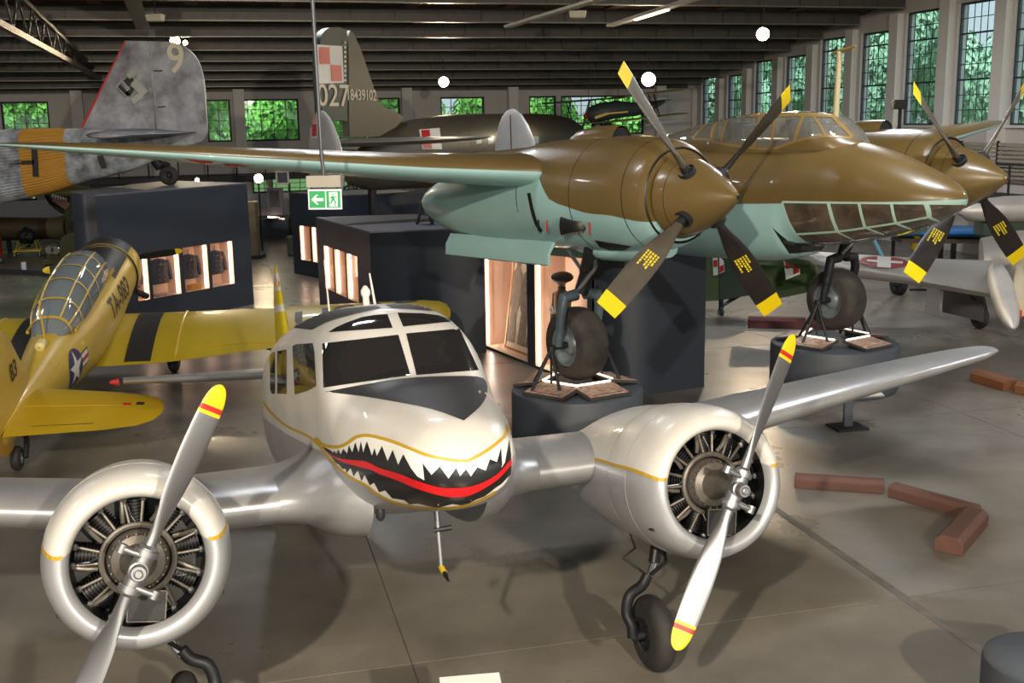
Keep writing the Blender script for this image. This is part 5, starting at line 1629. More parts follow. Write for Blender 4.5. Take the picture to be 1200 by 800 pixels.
# second small model with pale wings beneath the brightest lamp
# ================================================================ dark display boxes with lit niches
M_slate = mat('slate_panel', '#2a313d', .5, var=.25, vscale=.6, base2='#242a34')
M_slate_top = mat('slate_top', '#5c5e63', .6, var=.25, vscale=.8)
M_niche = mat('niche_lining', '#d9bba5', .6)
M_led = mat('led_strip', '#ffffff', .4, emit='#ffd9bd', estr=6.5)
M_led2 = mat('tray_led', '#ffffff', .4, emit='#ffdcc4', estr=2.2)
M_nglass2 = glass_mat('niche_glass', '#f2f2f2', .02)
M_print = mat('printed_panel', '#8b7563', .5, var=1.0, vscale=9, base2='#4e4036')
M_cloth = mat('navy_cloth', '#37323c', .85, var=.5, vscale=9, base2='#28242c')
M_brass = mat('brass', '#b08a3a', .35, metal=.8)
BOXES = {}
def display_box(label, foot, h, edge, niches, top=None, cat='display case', led_side=1, dp=.45, strip_power=0):
    """foot: outline on the floor, counter-clockwise from above; niches sit on the side from corner edge to edge+1,
    given as photo rectangles (x0, x1, top, bottom)"""
    o = Vector((foot[0].x, foot[0].y, 0))
    b = thing('display_box', label, cat, o)
    n = len(foot)
    P = [Vector((p.x, p.y, 0))-o for p in foot]
    g = G()
    up = Vector((0, 0, h))
    for i in range(n):
        if i == edge and niches: continue
        a, c = P[i], P[(i+1) % n]
        g.add([a, c, c+up, a+up], [(0, 1, 2, 3)])
    A, B = P[edge], P[(edge+1) % n]
    ex = (B-A).normalized(); nrm = Vector((ex.y, -ex.x, 0))
    if niches:
        rs = []
        for x0, x1, t_, bt in niches:
            q = [at_plane(x, y, A+o, nrm)-o-A for x, y in ((x0, (t_+bt)/2), (x1, (t_+bt)/2))]
            zt_ = at_plane((x0+x1)/2, t_, A+o, nrm).z; zb_ = at_plane((x0+x1)/2, bt, A+o, nrm).z
            s0, s1 = sorted((q[0].dot(ex), q[1].dot(ex)))
            rs.append((s0, s1, max(zb_, .05), min(zt_, h-.1)))
        zb_ = min(r[2] for r in rs); zt_ = max(r[3] for r in rs)
        rs = sorted((r[0], r[1], zb_, zt_) for r in rs)
        L = (B-A).length
        ss = [0]+[v for r in rs for v in (max(.02, r[0]), min(L-.02, r[1]))]+[L]
        zz = [0, zb_, zt_, h]
        def pt(s_, z): return A+ex*s_+Vector((0, 0, z))
        for i in range(len(ss)-1):
            for j in range(3):
                if j == 1 and i % 2 == 1: continue
                g.add([pt(ss[i], zz[j]), pt(ss[i+1], zz[j]), pt(ss[i+1], zz[j+1]), pt(ss[i], zz[j+1])], [(0, 1, 2, 3)])
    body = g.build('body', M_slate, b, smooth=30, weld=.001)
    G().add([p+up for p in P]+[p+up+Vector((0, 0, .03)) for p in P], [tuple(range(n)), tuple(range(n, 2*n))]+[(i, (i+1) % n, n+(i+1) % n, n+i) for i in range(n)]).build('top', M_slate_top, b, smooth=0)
    info = []
    if niches:
        for s0, s1, z0, z1 in rs:
            f = [pt(s0, z0), pt(s1, z0), pt(s1, z1), pt(s0, z1)]
            k = [p-nrm*dp for p in f]
            ng = G().add(f+k, [(4, 5, 6, 7), (0, 1, 5, 4), (1, 2, 6, 5), (2, 3, 7, 6), (3, 0, 4, 7)])
            nc = ng.build('niche', M_niche, b, smooth=0)
            se = s1-.05 if led_side > 0 else s0+.05
            G().bar(pt(se, z0+.02)-nrm*.06, pt(se, z1-.02)-nrm*.06, .05, .05).build('led_strip', M_led, nc, smooth=0)
            if strip_power:
                q_ = pt(se, (z0+z1)/2)-nrm*.10+ex*(.05 if led_side < 0 else -.05)+o
                area('led_strip_light', q_, q_+ex*(.6 if led_side < 0 else -.6)-nrm*.5, (.05, z1-z0-.1), strip_power, (1, .84, .7))
            G().add([pt(s0, z0)-nrm*.01, pt(s1, z0)-nrm*.01, pt(s1, z1)-nrm*.01, pt(s0, z1)-nrm*.01], [(0, 1, 2, 3)]).build('pane', M_nglass2, nc, smooth=0)
            info.append((pt((s0+s1)/2, z0)+o, ex, nrm, s1-s0, z1-z0))
    return b, info
def xy(p): return Vector((p.x, p.y, 0))
# left box (carries the tail wheel)
A = xy(at_z(111, 230, 3.1)); B = xy(at_z(290, 216, 3.1)); Bq = xy(at_z(297, 355, 0)); B = (B+Bq)/2
D = A+Vector((-1.15, 1.6, 0)); C = B+Vector((-2.6, 2.0, 0))
lb, li = display_box('tall dark slate display box at left with four lit uniform niches', [A, B, C, D], 3.1, 0, [(160, 174, 300, 349), (178, 211, 295, 347), (215.5, 244, 288, 337), (247.5, 273.5, 284, 331)])
# jackets on hangers
def jacket(p, ex, nrm, w, h, label, m, medals):
    t = thing('uniform_jacket', label, 'uniform', p, math.atan2(ex.y, ex.x), 'uniform jackets in the left display box')
    z0, z1 = h*.26, h*.80
    g = G()
    rows = []
    for z, hw, d in ((z0, .34, .10), (z0+(z1-z0)*.4, .29, .10), (z0+(z1-z0)*.75, .33, .10), (z0+(z1-z0)*.92, .28, .08), (z1, .10, .05)):
        rows.append([Vector((w*hw*1.05*math.cos(2*PI*j/16), .22+d*math.sin(2*PI*j/16), z)) for j in range(16)])
    g.rings(rows, True, True, True)
    ja = g.build('jacket_body', m, t)
    for s in (-1, 1):
        G().tube([(s*w*.29, .22, z1-.07), (s*w*.38, .21, (z0+z1)/2), (s*w*.40, .18, z0+.06)], [.07, .065, .05], 10).build('sleeve', m, t)
        G().bar((s*w*.02, .11, z1-.02), (s*w*.09, .115, z1-.22), .05, .012, (0, 1, 0)).build('lapel', M_cloth, t)
        for k in range(4):
            G().sphere((s*w*.09, .115, z0+.1+.12*k), .016, n=8).build('button', M_brass, t)
    G().bar((0, .13, z1-.02), (0, .13, z1-.14), .06, .015, (0, 1, 0)).build('shirt_front', M_white, t)
    if medals: G().box((w*.16, .115, z1-.18), (.09, .012, .04)).build('medal_ribbon', M_red, t)
    G().tube([(0, .22, z1), (0, .22, z1+.08), (.03, .22, z1+.12)], .008, 6).build('hanger_hook', M_dark, t)
labs = ['uniform jacket mostly hidden behind the yellow trainer nose, leftmost niche', 'dark uniform jacket behind the black propeller blade in the second niche', 'dark uniform jacket with white collar above a small yellow box', 'dark double-breasted uniform jacket with a red ribbon, rightmost niche']
for k, (p, ex, nrm, w, h) in enumerate(li):
    jacket(p-nrm*.03, ex, nrm, w, h, labs[k], M_cloth, k == 3)
def small_box(p, rz, size, name, label, cat, m):
    t = tag(G().box((0, 0, size[2]/2), size).build(name, m, None, smooth=0, bevel=.006), label, cat)
    t.location = p; t.rotation_euler = (0, 0, rz)
    return t
p, ex, nrm, w, h = li[2]; small_box(p-nrm*.16+ex*.05, math.atan2(ex.y, ex.x), (.34, .16, .14), 'document_box', 'small yellow box on the floor of the third lit niche', 'box', mat('amber_card', '#c98a2c', .5))
p, ex, nrm, w, h = li[1]; small_box(p-nrm*.16+ex*.02, math.atan2(ex.y, ex.x), (.45, .2, .05), 'folded_flag', 'folded red and white cloth on the floor of the second niche', 'cloth', mat('red_cloth', '#b5483f', .8, var=1, vscale=12, base2='#d9c9c0'))
# middle box
K = xy(at_z(433, 273, 2.5)); Lf = xy(at_z(370, 256, 2.5)); Rt = xy(at_z(567, 268, 2.5))
Lf2 = K+(Lf-K)
mb, mi_ = display_box('dark slate display box in the middle with three slim lit niches on its left side', [Lf, K, Rt, Rt+(Lf-K)], 2.5, 0, [(380.5, 391, 290, 338), (393, 405, 294, 345), (407, 419.5, 299, 352)], led_side=-1)
# far box behind it
K3 = xy(at_z(388, 230, 2.5)); L3 = xy(at_z(340, 226, 2.5)); R3 = xy(at_z(497, 226, 2.5))
fbx, fi = display_box('far dark slate display box behind the exit sign, with two lit niches', [L3, K3, R3, R3+(L3-K3)], 2.5, 0, [(352, 363.5, 265, 304), (366, 372, 267, 307)], led_side=-1)
for (inf, lbs) in ((mi_, ['framed print in the left slim niche of the middle box', 'framed print in the centre slim niche of the middle box', 'framed print in the right slim niche of the middle box']), (fi, ['framed print in the left niche of the far box', 'framed print in the right niche of the far box'])):
    for k, (p, ex, nrm, w, h) in enumerate(inf):
        t = thing('framed_print', lbs[k], 'picture', p-nrm*.40, math.atan2(ex.y, ex.x))
        G().box((w*.1, 0, h*.5), (w*.6, .03, h*.8)).build('sheet', mat('pale_print', '#c9a88c', .6, var=.9, vscale=7, base2='#8c6a55'), t, smooth=0)
        G().box((w*.1, .012, h*.5), (w*.6+.05, .02, h*.8+.05)).build('frame', mat('picture_frame', '#8a5a34', .5), t, smooth=0)
# right box with the rounded end
P1 = xy(at_z(548, 399, 0)); P2 = xy(at_z(694, 458, 0))
ex = (P2-P1).normalized(); nr = Vector((ex.y, -ex.x, 0))
arc = []
cR = P2 - nr*.72
for k in range(9):
    a = k/8*PI*.55
    arc.append(cR + nr*.72*math.cos(a) + ex*.72*math.sin(a))
shift = P2-arc[0]
arc = [p+shift for p in arc]
rb, ri = display_box('dark slate display case with a rounded end behind the left big wheel', [P1]+arc+[arc[-1]-nr*1.0, P1-nr*2.4+ex*.4], 2.42, 0, [(567, 617.5, 292, 403), (627, 688, 296, 440)], led_side=-1, dp=.65, strip_power=14)
p, ex, nrm, w, h = ri[0]
t = thing('painting', 'tall gilt framed painting of standing figures leaning in the lit case', 'painting', p-nrm*.26+ex*.1, math.atan2(ex.y, ex.x))
rx = Matrix.Rotation(R(-8), 3, 'X')
G().box(rx @ Vector((0, 0, h*.47)), (w*.62, .03, h*.90), rx).build('canvas', mat('painted_canvas', '#e2d4b6', .6, var=.7, vscale=4, base2='#bda67c'), t, smooth=0)
for s in (-1, 1):
    G().bar(rx @ Vector((s*w*.32, -.01, .02)), rx @ Vector((s*w*.32, -.01, h*.93)), .04, .04).build('frame_bar', mat('gilt_frame', '#a8743c', .4, metal=.3), t, smooth=0)
    G().bar(rx @ Vector((-w*.33, -.01, .03+(s+1)/2*h*.9)), rx @ Vector((w*.33, -.01, .03+(s+1)/2*h*.9)), .04, .04).build('frame_bar', mat('gilt_frame', '#a8743c', .4, metal=.3), t, smooth=0)
for sx, zz, col in ((-.16, .42, '#6e573f'), (.02, .40, '#4f3d2d'), (.17, .43, '#5e4935')):     # painted figures, flat on the canvas
    g = G(); yy = -.018
    out = [(sx-.07, .02), (sx-.05, .25), (sx-.09, .30), (sx-.08, .52), (sx-.03, .56), (sx-.03, .62), (sx+.03, .62), (sx+.03, .56), (sx+.08, .52), (sx+.09, .30), (sx+.05, .25), (sx+.07, .02)]
    g.prism([(x*w/.62, z*h*1.25+.1) for x, z in out], 0, .004, lambda x, y, q: rx @ Vector((x*.8, yy-q, y)))
    g.build('painted_figure', mat('figure_%s' % col[1:], col, .7, var=.9, vscale=9, base2='#8a7355'), t, smooth=0)
p, ex, nrm, w, h = ri[1]
t = thing('dress_form', 'uniform on a dress form with dark beret behind the left big wheel', 'mannequin', p-nrm*.25-ex*.38, math.atan2(ex.y, ex.x))
rows = []
for z, a, d in ((.75, .20, .12), (1.0, .17, .11), (1.25, .21, .13), (1.42, .2, .11), (1.5, .08, .07), (1.56, .07, .07)):
    rows.append([Vector((a*math.cos(2*PI*j/18), d*math.sin(2*PI*j/18), z)) for j in range(18)])
G().rings(rows, True, True, True).build('tunic', mat('drab_tunic', '#6e5434', .85, var=.5, vscale=9), t)
for s in (-1, 1):
    G().tube([(s*.21, 0, 1.4), (s*.26, -.02, 1.1), (s*.27, -.06, .8)], [.07, .065, .05], 10).build('sleeve', mat('drab_tunic', '#6e5434', .85), t)
G().sphere((0, 0, 1.66), .1, (.85, 1, 1.1), 14).build('head_form', mat('pale_form', '#c4a68c', .6), t)
G().sphere((0.02, 0, 1.73), .19, (1.15, 1.1, .55), 14).build('beret', mat('dark_beret', '#2a1a1c', .8), t)
G().cyl((0, 0, 0), (0, 0, .8), .03).build('stand_pole', M_dark, t)
G().torus((-.1, -.16, 1.12), (0, 1, .2), .06, .02, 20, 8).build('white_cord', M_white, t)
G().lathe([(0, .2), (.02, .2), (.03, .05)], (0, 0, 0), (0, 0, 1), 20, caps=(True, False)).build('stand_base', M_dark, t)

# ================================================================ round plinths with lit trays
def plinth(c, r, h, label, angs):
    t = thing('plinth', label, 'plinth', (c.x, c.y, 0))
    G().lathe([(0, r-.03), (.05, r-.03), (.06, r), (h-.05, r), (h-.02, r-.01), (h, r-.04), (h, .01)], (0, 0, 0), (0, 0, 1), 64).build('drum', mat('plinth_grey', '#41464d', .55, var=.2), t, smooth=35)
    for k, a in enumerate(angs):
        a = R(a)
        d = Vector((math.cos(a), math.sin(a), 0)); e = Vector((-d.y, d.x, 0))
        cc = d*(r*.64)+Vector((0, 0, h))
        rot = Matrix((e, d, Vector((0, 0, 1)))).transposed() @ Matrix.Rotation(R(-9), 3, 'X')
        tr_ = G().box(cc+Vector((0, 0, .07)), (.70, .50, .035), rot).build('tray', mat('tray_dark', '#3d3a3a', .5), t, smooth=0)
        G().box(cc+Vector((0, 0, .035)), (.5, .36, .07), Matrix((e, d, Vector((0, 0, 1)))).transposed()).build('tray_foot', M_dark, t, smooth=0)
        G().box(cc+rot @ Vector((0, .02, .022))+Vector((0, 0, .07)), (.64, .40, .006), rot).build('printed_sheet', mat('lit_sheet', '#c7a793', .5, var=1.0, vscale=14, base2='#7b5c4c'), tr_, smooth=0)
        G().box(cc+rot @ Vector((0, -.21, .034))+Vector((0, 0, .07)), (.6, .03, .02), rot).build('led_strip', M_led2, tr_, smooth=0)
    return t
pl1 = TU.w(TU.plane(676, 402, 1, -2.85)); pl2 = TU.w(TU.plane(980, 350, 1, 2.65))
plinth(pl1, .95, .80, 'low round grey plinth with lit trays under the left big wheel', (232, 300, 155, 30))
plinth(pl2, 1.07, .80, 'round grey plinth with lit trays under the right big wheel', (222, 305, 150, 30))
c3 = at_z(1236, 772, .62)
t = plinth(c3, .5, .62, 'dark round plinth cut by the bottom right corner of the view', (5,))
# info stands
def info_stand(p, rz, label, w=.62, d=.42, h=.62, tilt=20, m=None):
    t = thing('information_stand', label, 'sign', p, rz)
    G().box((0, 0, .015), (.5, .42, .03)).build('base_plate', M_dark, t, smooth=0, bevel=.005)
    G().box((0, 0, h/2), (.14, .06, h)).build('post', mat('post_grey', '#4a5058', .5), t, smooth=0, bevel=.005)
    rot = Matrix.Rotation(R(tilt), 3, 'X')
    b = G().box((0, 0, h), (w, d, .025), rot).build('board', mat('board_grey', '#6a6d72', .4), t, smooth=0, bevel=.004)
    G().box(Vector((0, 0, h))+rot @ Vector((0, 0, .0145)), (w-.02, d-.02, .004), rot).build('printed_sheet', m or mat('sheet_white', '#d4cfc8', .45, var=.5, vscale=30, base2='#a49c94'), b, smooth=0)
    return t
pp = at_z(993, 501, 0); info_stand(pp, R(12), 'grey information stand with slanted white board behind the silver wing', .95, .42, .55, 14)
pp = at_z(551, 792, .78); info_stand(xy(pp)+Vector((.02, -.19, 0)), R(8), 'white topped information stand at the bottom edge of the view', .44, .40, .74, 12, mat('sheet_plain', '#dcdcda', .45))

# ================================================================ timber barrier blocks on the floor
M_tim = mat('red_timber', '#63443a', .75, var=.8, vscale=3, base2='#4a3029', bump=.12, bscale=14, stretch=(.25, 1, 1))
M_tim2 = mat('orange_timber', '#7d5334', .7, var=.7, vscale=3, base2='#6d3f24', bump=.12, bscale=14, stretch=(.25, 1, 1))
def beam(a, b, w, h, label, m, off=1):
    a, b = xy(at_z(*a, 0)), xy(at_z(*b, 0))
    d = (b-a); L = d.length; d.normalize()
    nn = Vector((-d.y, d.x, 0))
    c = (a+b)/2+nn*w/2*off
    g = G().prism([(-w/2, 0), (w/2, 0), (w/2, h*.72), (w*.30, h), (-w*.30, h), (-w/2, h*.72)], -L/2, L/2, lambda x, y, t: Vector((t, x, y)))
    o = g.build('timber_block', m, None, smooth=0, bevel=.008)
    o.location = c
    o.rotation_euler = (0, 0, math.atan2(d.y, d.x))
    return tag(o, label, 'barrier', 'timber blocks lying on the floor')
beam((931, 572), (1036, 579), .20, .16, 'dark red timber block, leftmost of the three in the kinked row', M_tim)
beam((1040, 582), (1139, 610), .20, .16, 'dark red timber block in the middle of the kinked row', M_tim)
beam((1128, 652), (1158, 616), .30, .19, 'short thick red timber block at the right end of the kinked row', M_tim)
beam((1136, 446), (1176, 458), .3, .19, 'orange brown timber block lying beyond the silver wing tip', M_tim2)
beam((1188, 461), (1214, 466), .3, .19, 'orange brown timber block cut by the right edge', M_tim2)
beam((876, 384), (944, 386), .3, .24, 'long dark red timber block left of the right big wheel', mat('maroon_timber', '#5b2f30', .75, var=.5))
beam((946, 387), (966, 392), .3, .24, 'dark red timber block partly behind the right big wheel', mat('maroon_timber', '#5b2f30', .75, var=.5))

# ================================================================ exit sign on a rod
sy = 13.0
s0 = at_y(361, 222, sy); s1 = at_y(401.5, 245, sy); sc_ = at_y(381, 233.5, sy)
ex_ = thing('exit_sign', 'green and white emergency exit sign with arrow, hanging on a grey rod', 'sign', (sc_.x, sc_.y, 0))
W_ = s1.x-s0.x; Hh = s0.z-s1.z
o = Vector((0, 0, sc_.z))
rotx = Matrix.Rotation(R(.5), 3, 'Y')
bd = G().box(o, (W_, .03, Hh), rotx).build('sign_panel', mat('sign_white', '#e4e8e6', .4, emit='#dfe8e2', estr=.35), ex_, smooth=0, bevel=.004)
M_green = mat('exit_green', '#1f9a57', .4, emit='#1f9a57', estr=.25)
M_sw = mat('exit_white', '#f2f5f3', .4, emit='#f2f5f3', estr=.35)
def sp_(x, z, y=-.018): return o+rotx @ Vector((x*W_, y, z*Hh))
def panel(poly, name, m, y): 
    g = G().prism([(x, z) for x, z in poly], 0, .003, lambda x, z, t: sp_(x, z, y-t)); return g.build(name, m, bd, smooth=0)
panel([(-.46, -.42), (.01, -.42), (.01, .42), (-.46, .42)], 'green_field', M_green, -.016)
panel([(.045, -.42), (.46, -.42), (.46, .42), (.045, .42)], 'green_field', M_green, -.016)
panel([(-.40, 0), (-.25, .24), (-.19, .24), (-.28, .07), (-.04, .07), (-.04, -.07), (-.28, -.07), (-.19, -.24), (-.25, -.24)], 'arrow', M_sw, -.02)
panel([(.13, -.36), (.38, -.36), (.38, .36), (.13, .36)], 'door_shape', M_sw, -.02)
man = [[(.235, .20), (.265, .20), (.275, .26), (.25, .30), (.225, .26)], [(.20, .16), (.28, .18), (.30, .0), (.25, -.04), (.20, .0)], [(.20, .15), (.215, .10), (.16, .02), (.14, .05)], [(.28, .16), (.34, .06), (.37, .09), (.30, .18)], [(.25, 0), (.30, -.02), (.34, -.14), (.30, -.34), (.27, -.34), (.295, -.16)], [(.20, 0), (.26, -.02), (.20, -.20), (.12, -.22), (.11, -.17), (.17, -.15)]]
for m_ in man: panel(m_, 'running_figure', M_green, -.024)
bx0 = at_y(359, 206, sy); bx1 = at_y(400, 219, sy)
G().box(((bx0.x+bx1.x)/2-sc_.x, 0, (bx0.z+bx1.z)/2), (bx1.x-bx0.x, .09, bx0.z-bx1.z)).build('lamp_housing', mat('housing_cream', '#a9a397', .5), ex_, smooth=0, bevel=.006)
for s in (-.4, .4):
    G().cyl(((bx0.x+bx1.x)/2-sc_.x+s*W_, 0, bx1.z+.01), ((bx0.x+bx1.x)/2-sc_.x+s*W_, 0, s0.z-.01), .004, n=6).build('link', M_dark, ex_)
r0 = at_y(366, -2, sy); r1 = at_y(377, 186, sy); r2 = at_y(378, 198, sy); r3 = at_y(379, 207, sy)
dz = roof_z(12)-r0.z
q0 = r0-(r1-r0).normalized()*dz
q0 = Vector((r0.x-(r1.x-r0.x)*dz/(r0.z-r1.z), r0.y, roof_z(HD.dot(r0))-.02))
bb = Vector((sc_.x, sc_.y, 0))
G().tube([q0-bb, r0-bb, r1-bb, r2-bb+Vector((.01, 0, 0)), r3-bb], .022, 10).build('hanging_rod', mat('rod_grey', '#5a5e66', .4, metal=.5), ex_)
# ================================================================ aircraft and vehicles behind, right side
def pt_fr(o):
    o = Vector((o.x, o.y, 0))
    return o, (lambda p: Vector(p)-o)
# silver jet wing with the red and white oval, wing tip body nearest
M_jet = mat('pale_silver', '#b9b4ae', .38, metal=.3, var=.4, vscale=1.5, base2='#a39d97')
o, lo = pt_fr(at_z(1148, 380, 0))
jt = thing('jet_aeroplane', 'pale silver aeroplane wing with a red and white oval, behind the right propeller', 'aeroplane', o)
def jz(px, py, z): return lo(at_z(px, py, z))
LEp = [(868, 306, 1.5), (930, 315, 1.45), (1000, 326, 1.42), (1060, 334, 1.40), (1110, 343, 1.36), (1160, 352, 1.32)]
TEp = [(868, 297, 1.62), (930, 298, 1.58), (1000, 300, 1.55), (1060, 302, 1.52), (1110, 303, 1.5), (1164, 304, 1.48)]
rows = []
for (a, b, c), (d, e, f) in zip(LEp, TEp):
    A, B = jz(a, b-8, c), jz(d, e+2, f)
    th = .32
    row = []
    for k in range(20):
        ang = 2*PI*k/20
        t = (1-math.cos(ang))/2
        prof_ = 1.6*th*math.sqrt(max(t, 0))*(1-t)**.8
        row.append(A.lerp(B, t)+Vector((0, 0, prof_ if k < 10 else -prof_)))
    rows.append(row)
gj2 = G().rings(rows, True, True, True)
wj = gj2.build('wing', M_jet, jt, None, 50)
tj = BVHTree.FromPolygons([tuple(v+o) for v in gj2.v], gj2.f)
class _W:      # world-axis frame for paint patches
    co = CAM_P
    @staticmethod
    def ray(px, py): return ray_dir(px, py).normalized()
def wdecal(tree, poly, step, off, o_, name, m, parent):
    g = decal(_W, tree, poly, step, off)
    g.v = [v-o_ for v in g.v]
    return g.build(name, m, parent, None, 30)
ov = [(1036+29*math.cos(2*PI*k/28), 307.5+7*math.sin(2*PI*k/28)+.08*29*math.cos(2*PI*k/28)*.6) for k in range(28)]
wdecal(tj, ov, 4, .01, o, 'oval_mark', mat('oval_red', '#8f2230', .45), wj)
wdecal(tj, [(1028, 301), (1044, 302), (1044, 314.5), (1028, 313.5)], 3, .016, o, 'cross_mark', M_white, wj)
wdecal(tj, [(1016, 304.5), (1058, 307), (1058, 309.5), (1016, 307)], 3, .016, o, 'cross_mark', M_white, wj)
fu = [jz(1166, 300, 1.6), jz(1230, 300, 1.75), jz(1320, 305, 1.9)]
G().tube([jz(1150, 306, 1.45), jz(1190, 304, 1.5), jz(1260, 306, 1.55)], [.5, .62, .7], 24).build('fuselage', M_jet, jt)
# wing tip body
tb0, tb1 = jz(1166, 312, 1.55), jz(1187, 385, 1.55)
dv = tb1-tb0
prof = [(0, .02), (.04, .12), (.15, .18), (.35, .21), (.6, .20), (.8, .17), (.93, .11), (.985, .05), (1, .01)]
tk = G().lathe([(t*dv.length, r) for t, r in prof], tb0, dv, 28).build('wing_tip_tank', M_jet, jt)
fa, fb_ = jz(1196, 304, 1.6), jz(1193, 362, 1.5)
G().tube([fa, fa.lerp(fb_, .5), fb_], [.04, .11, .14], 14).build('tail_probe', mat('probe_cream', '#b8a888', .45), jt)
G().box(fb_.lerp(tb1, .25), (.12, .12, .14)).build('lamp', M_red, jt, bevel=.02)
# undercarriage of that wing
c = jz(1148, 371, .26)
lgj = G().tube([jz(1150, 345, 1.2), c+Vector((.1, 0, .2)), c+Vector((.1, 0, 0))], .05, 10).build('undercarriage_leg', M_dark, jt)
wheel(jt, c, .26, .2, None, (1, .2, 0), M_tyre, M_dark)
A, B, C_, D_ = jz(1107, 332, 1.05), jz(1155, 340, 1.05), jz(1152, 366, .5), jz(1105, 355, .5)
D_ = A-Vector((0, 0, .62)); C_ = B-Vector((0, 0, .66))
G().add([A, B, C_, D_]+[p+Vector((0, .05, 0)) for p in (A, B, C_, D_)], [(0, 1, 2, 3), (7, 6, 5, 4), (0, 4, 5, 1), (1, 5, 6, 2), (2, 6, 7, 3), (3, 7, 4, 0)]).build('bay_door', mat('door_grey', '#6b6870', .45, metal=.3), jt)
G().torus(A.lerp(B, .75)+Vector((0, -.04, -.14)), (0, 1, 0), .09, .015, 16, 6).build('door_ring', M_dark, jt)
A = jz(1096, 331, 1.1)
G().box(A+Vector((-.03, 0, -.32)), (.28, .04, .62)).build('bay_door', M_jet, jt)
c2 = jz(1053, 333, .27)
lg2 = G().tube([jz(1020, 318, 1.1), jz(1040, 326, .6), c2], .06, 10).build('undercarriage_leg', M_gearbl, jt)
wheel(jt, c2, .30, .2, None, (1, .35, 0), M_tyre, M_dark)
G().tube([c2+Vector((.3, 0, -.15)), c2+Vector((1.6, .2, -.2))], .03, 8).build('tow_rod', M_dark, jt)

# green aeroplane with two checker marks
M_grn = mat('field_green', '#4a5b34', .5, var=.4, vscale=1.5, base2='#3b4a2b')
M_grn2 = mat('deep_green', '#2f4030', .5, var=.3, vscale=2)
o, lo = pt_fr(at_z(845, 368, 0))
gp = thing('light_aeroplane', 'green aeroplane tail with red and white checker marks, under the brown bomber', 'aeroplane', o)
Yg = at_z(845, 368, 0).y
def gy(px, py, dy=0.0): return lo(at_y(px, py, Yg+dy))
def gplate(pts, dy, t, name, m, parent=gp):
    P = [gy(x, y, dy) for x, y in pts]
    n = len(P)
    return G().add(P+[p+Vector((0, t, 0)) for p in P], [tuple(range(n)), tuple(range(2*n-1, n-1, -1))]+[(i, (i+1) % n, n+(i+1) % n, n+i) for i in range(n)]).build(name, m, parent, smooth=0)
rd_ = gplate([(823, 290), (838, 288), (842, 300), (842, 352), (823, 353)], 0, .12, 'rudder', M_grn)
fp = gplate([(843, 290), (864, 296), (878, 310), (878, 346), (843, 352)], .02, .12, 'tail_fin', M_grn2)
gplate([(780, 316), (822, 318), (822, 328), (780, 325)], .2, .5, 'tailplane', M_grn)
for q, m, nm in (([(835, 303), (841, 301.5), (841.5, 322), (836, 323)], M_white, 'checker_white'), ([(836, 305), (840.5, 304), (840.8, 312), (836.3, 312.5)], M_red, 'checker_red'), ([(843, 301), (848, 305), (849, 318), (843, 321)], M_white, 'checker_white'), ([(843.5, 312), (848, 310), (848.3, 317), (843.5, 319.5)], M_red, 'checker_red')):
    gplate(q, -.02 if m == M_white else -.03, .012, nm, m, rd_)
# wing beyond
wA = [(864, 300, 1.9), (910, 298, 1.9), (950, 306, 1.8), (963, 318, 1.6), (948, 334, 1.3), (905, 343, 1.25), (866, 322, 1.5)]
P = [lo(at_z(x, y, z)) for x, y, z in wA]
n = len(P)
wg = G().add(P+[p+Vector((0, 0, -.14)) for p in P], [tuple(range(n)), tuple(range(2*n-1, n-1, -1))]+[(i, (i+1) % n, n+(i+1) % n, n+i) for i in range(n)]).build('wing', M_grn, gp, smooth=0)
tw = BVHTree.FromPolygons([tuple(p+o) for p in P]+[tuple(p+o-Vector((0, 0, .14))) for p in P], [tuple(range(n)), tuple(range(2*n-1, n-1, -1))]+[(i, (i+1) % n, n+(i+1) % n, n+i) for i in range(n)])
for q, m, f_, nm in (([(918, 304.5), (937, 309), (937.5, 321), (921, 328)], M_white, .008, 'checker_white'), ([(920, 306), (928, 308), (928.5, 313.5), (921, 315.5)], M_red, .016, 'checker_red'), ([(929, 311), (936, 310), (936, 319.5), (929.5, 322)], M_red, .016, 'checker_red')):
    wdecal(tw, q, 4, f_, o, nm, m, wg)
G().tube([gy(880, 316, .3), gy(920, 332, .3), gy(946, 326, .3)], [.14, .10, .05], 12).build('wing_float', mat('float_grey', '#8f8a80', .4), gp)
G().tube([gy(845, 350), gy(845, 360), gy(844, 365)], .06, 8).build('tail_leg', M_dark, gp)
for e in (862, 868): G().tube([gy(846, 359), gy(e, 346, .2)], .03, 8).build('brace', M_dark, gp)
wheel(gp, gy(844, 365.5)+Vector((0, -.1, 0)), .13, .08, None, (1, .2, 0))

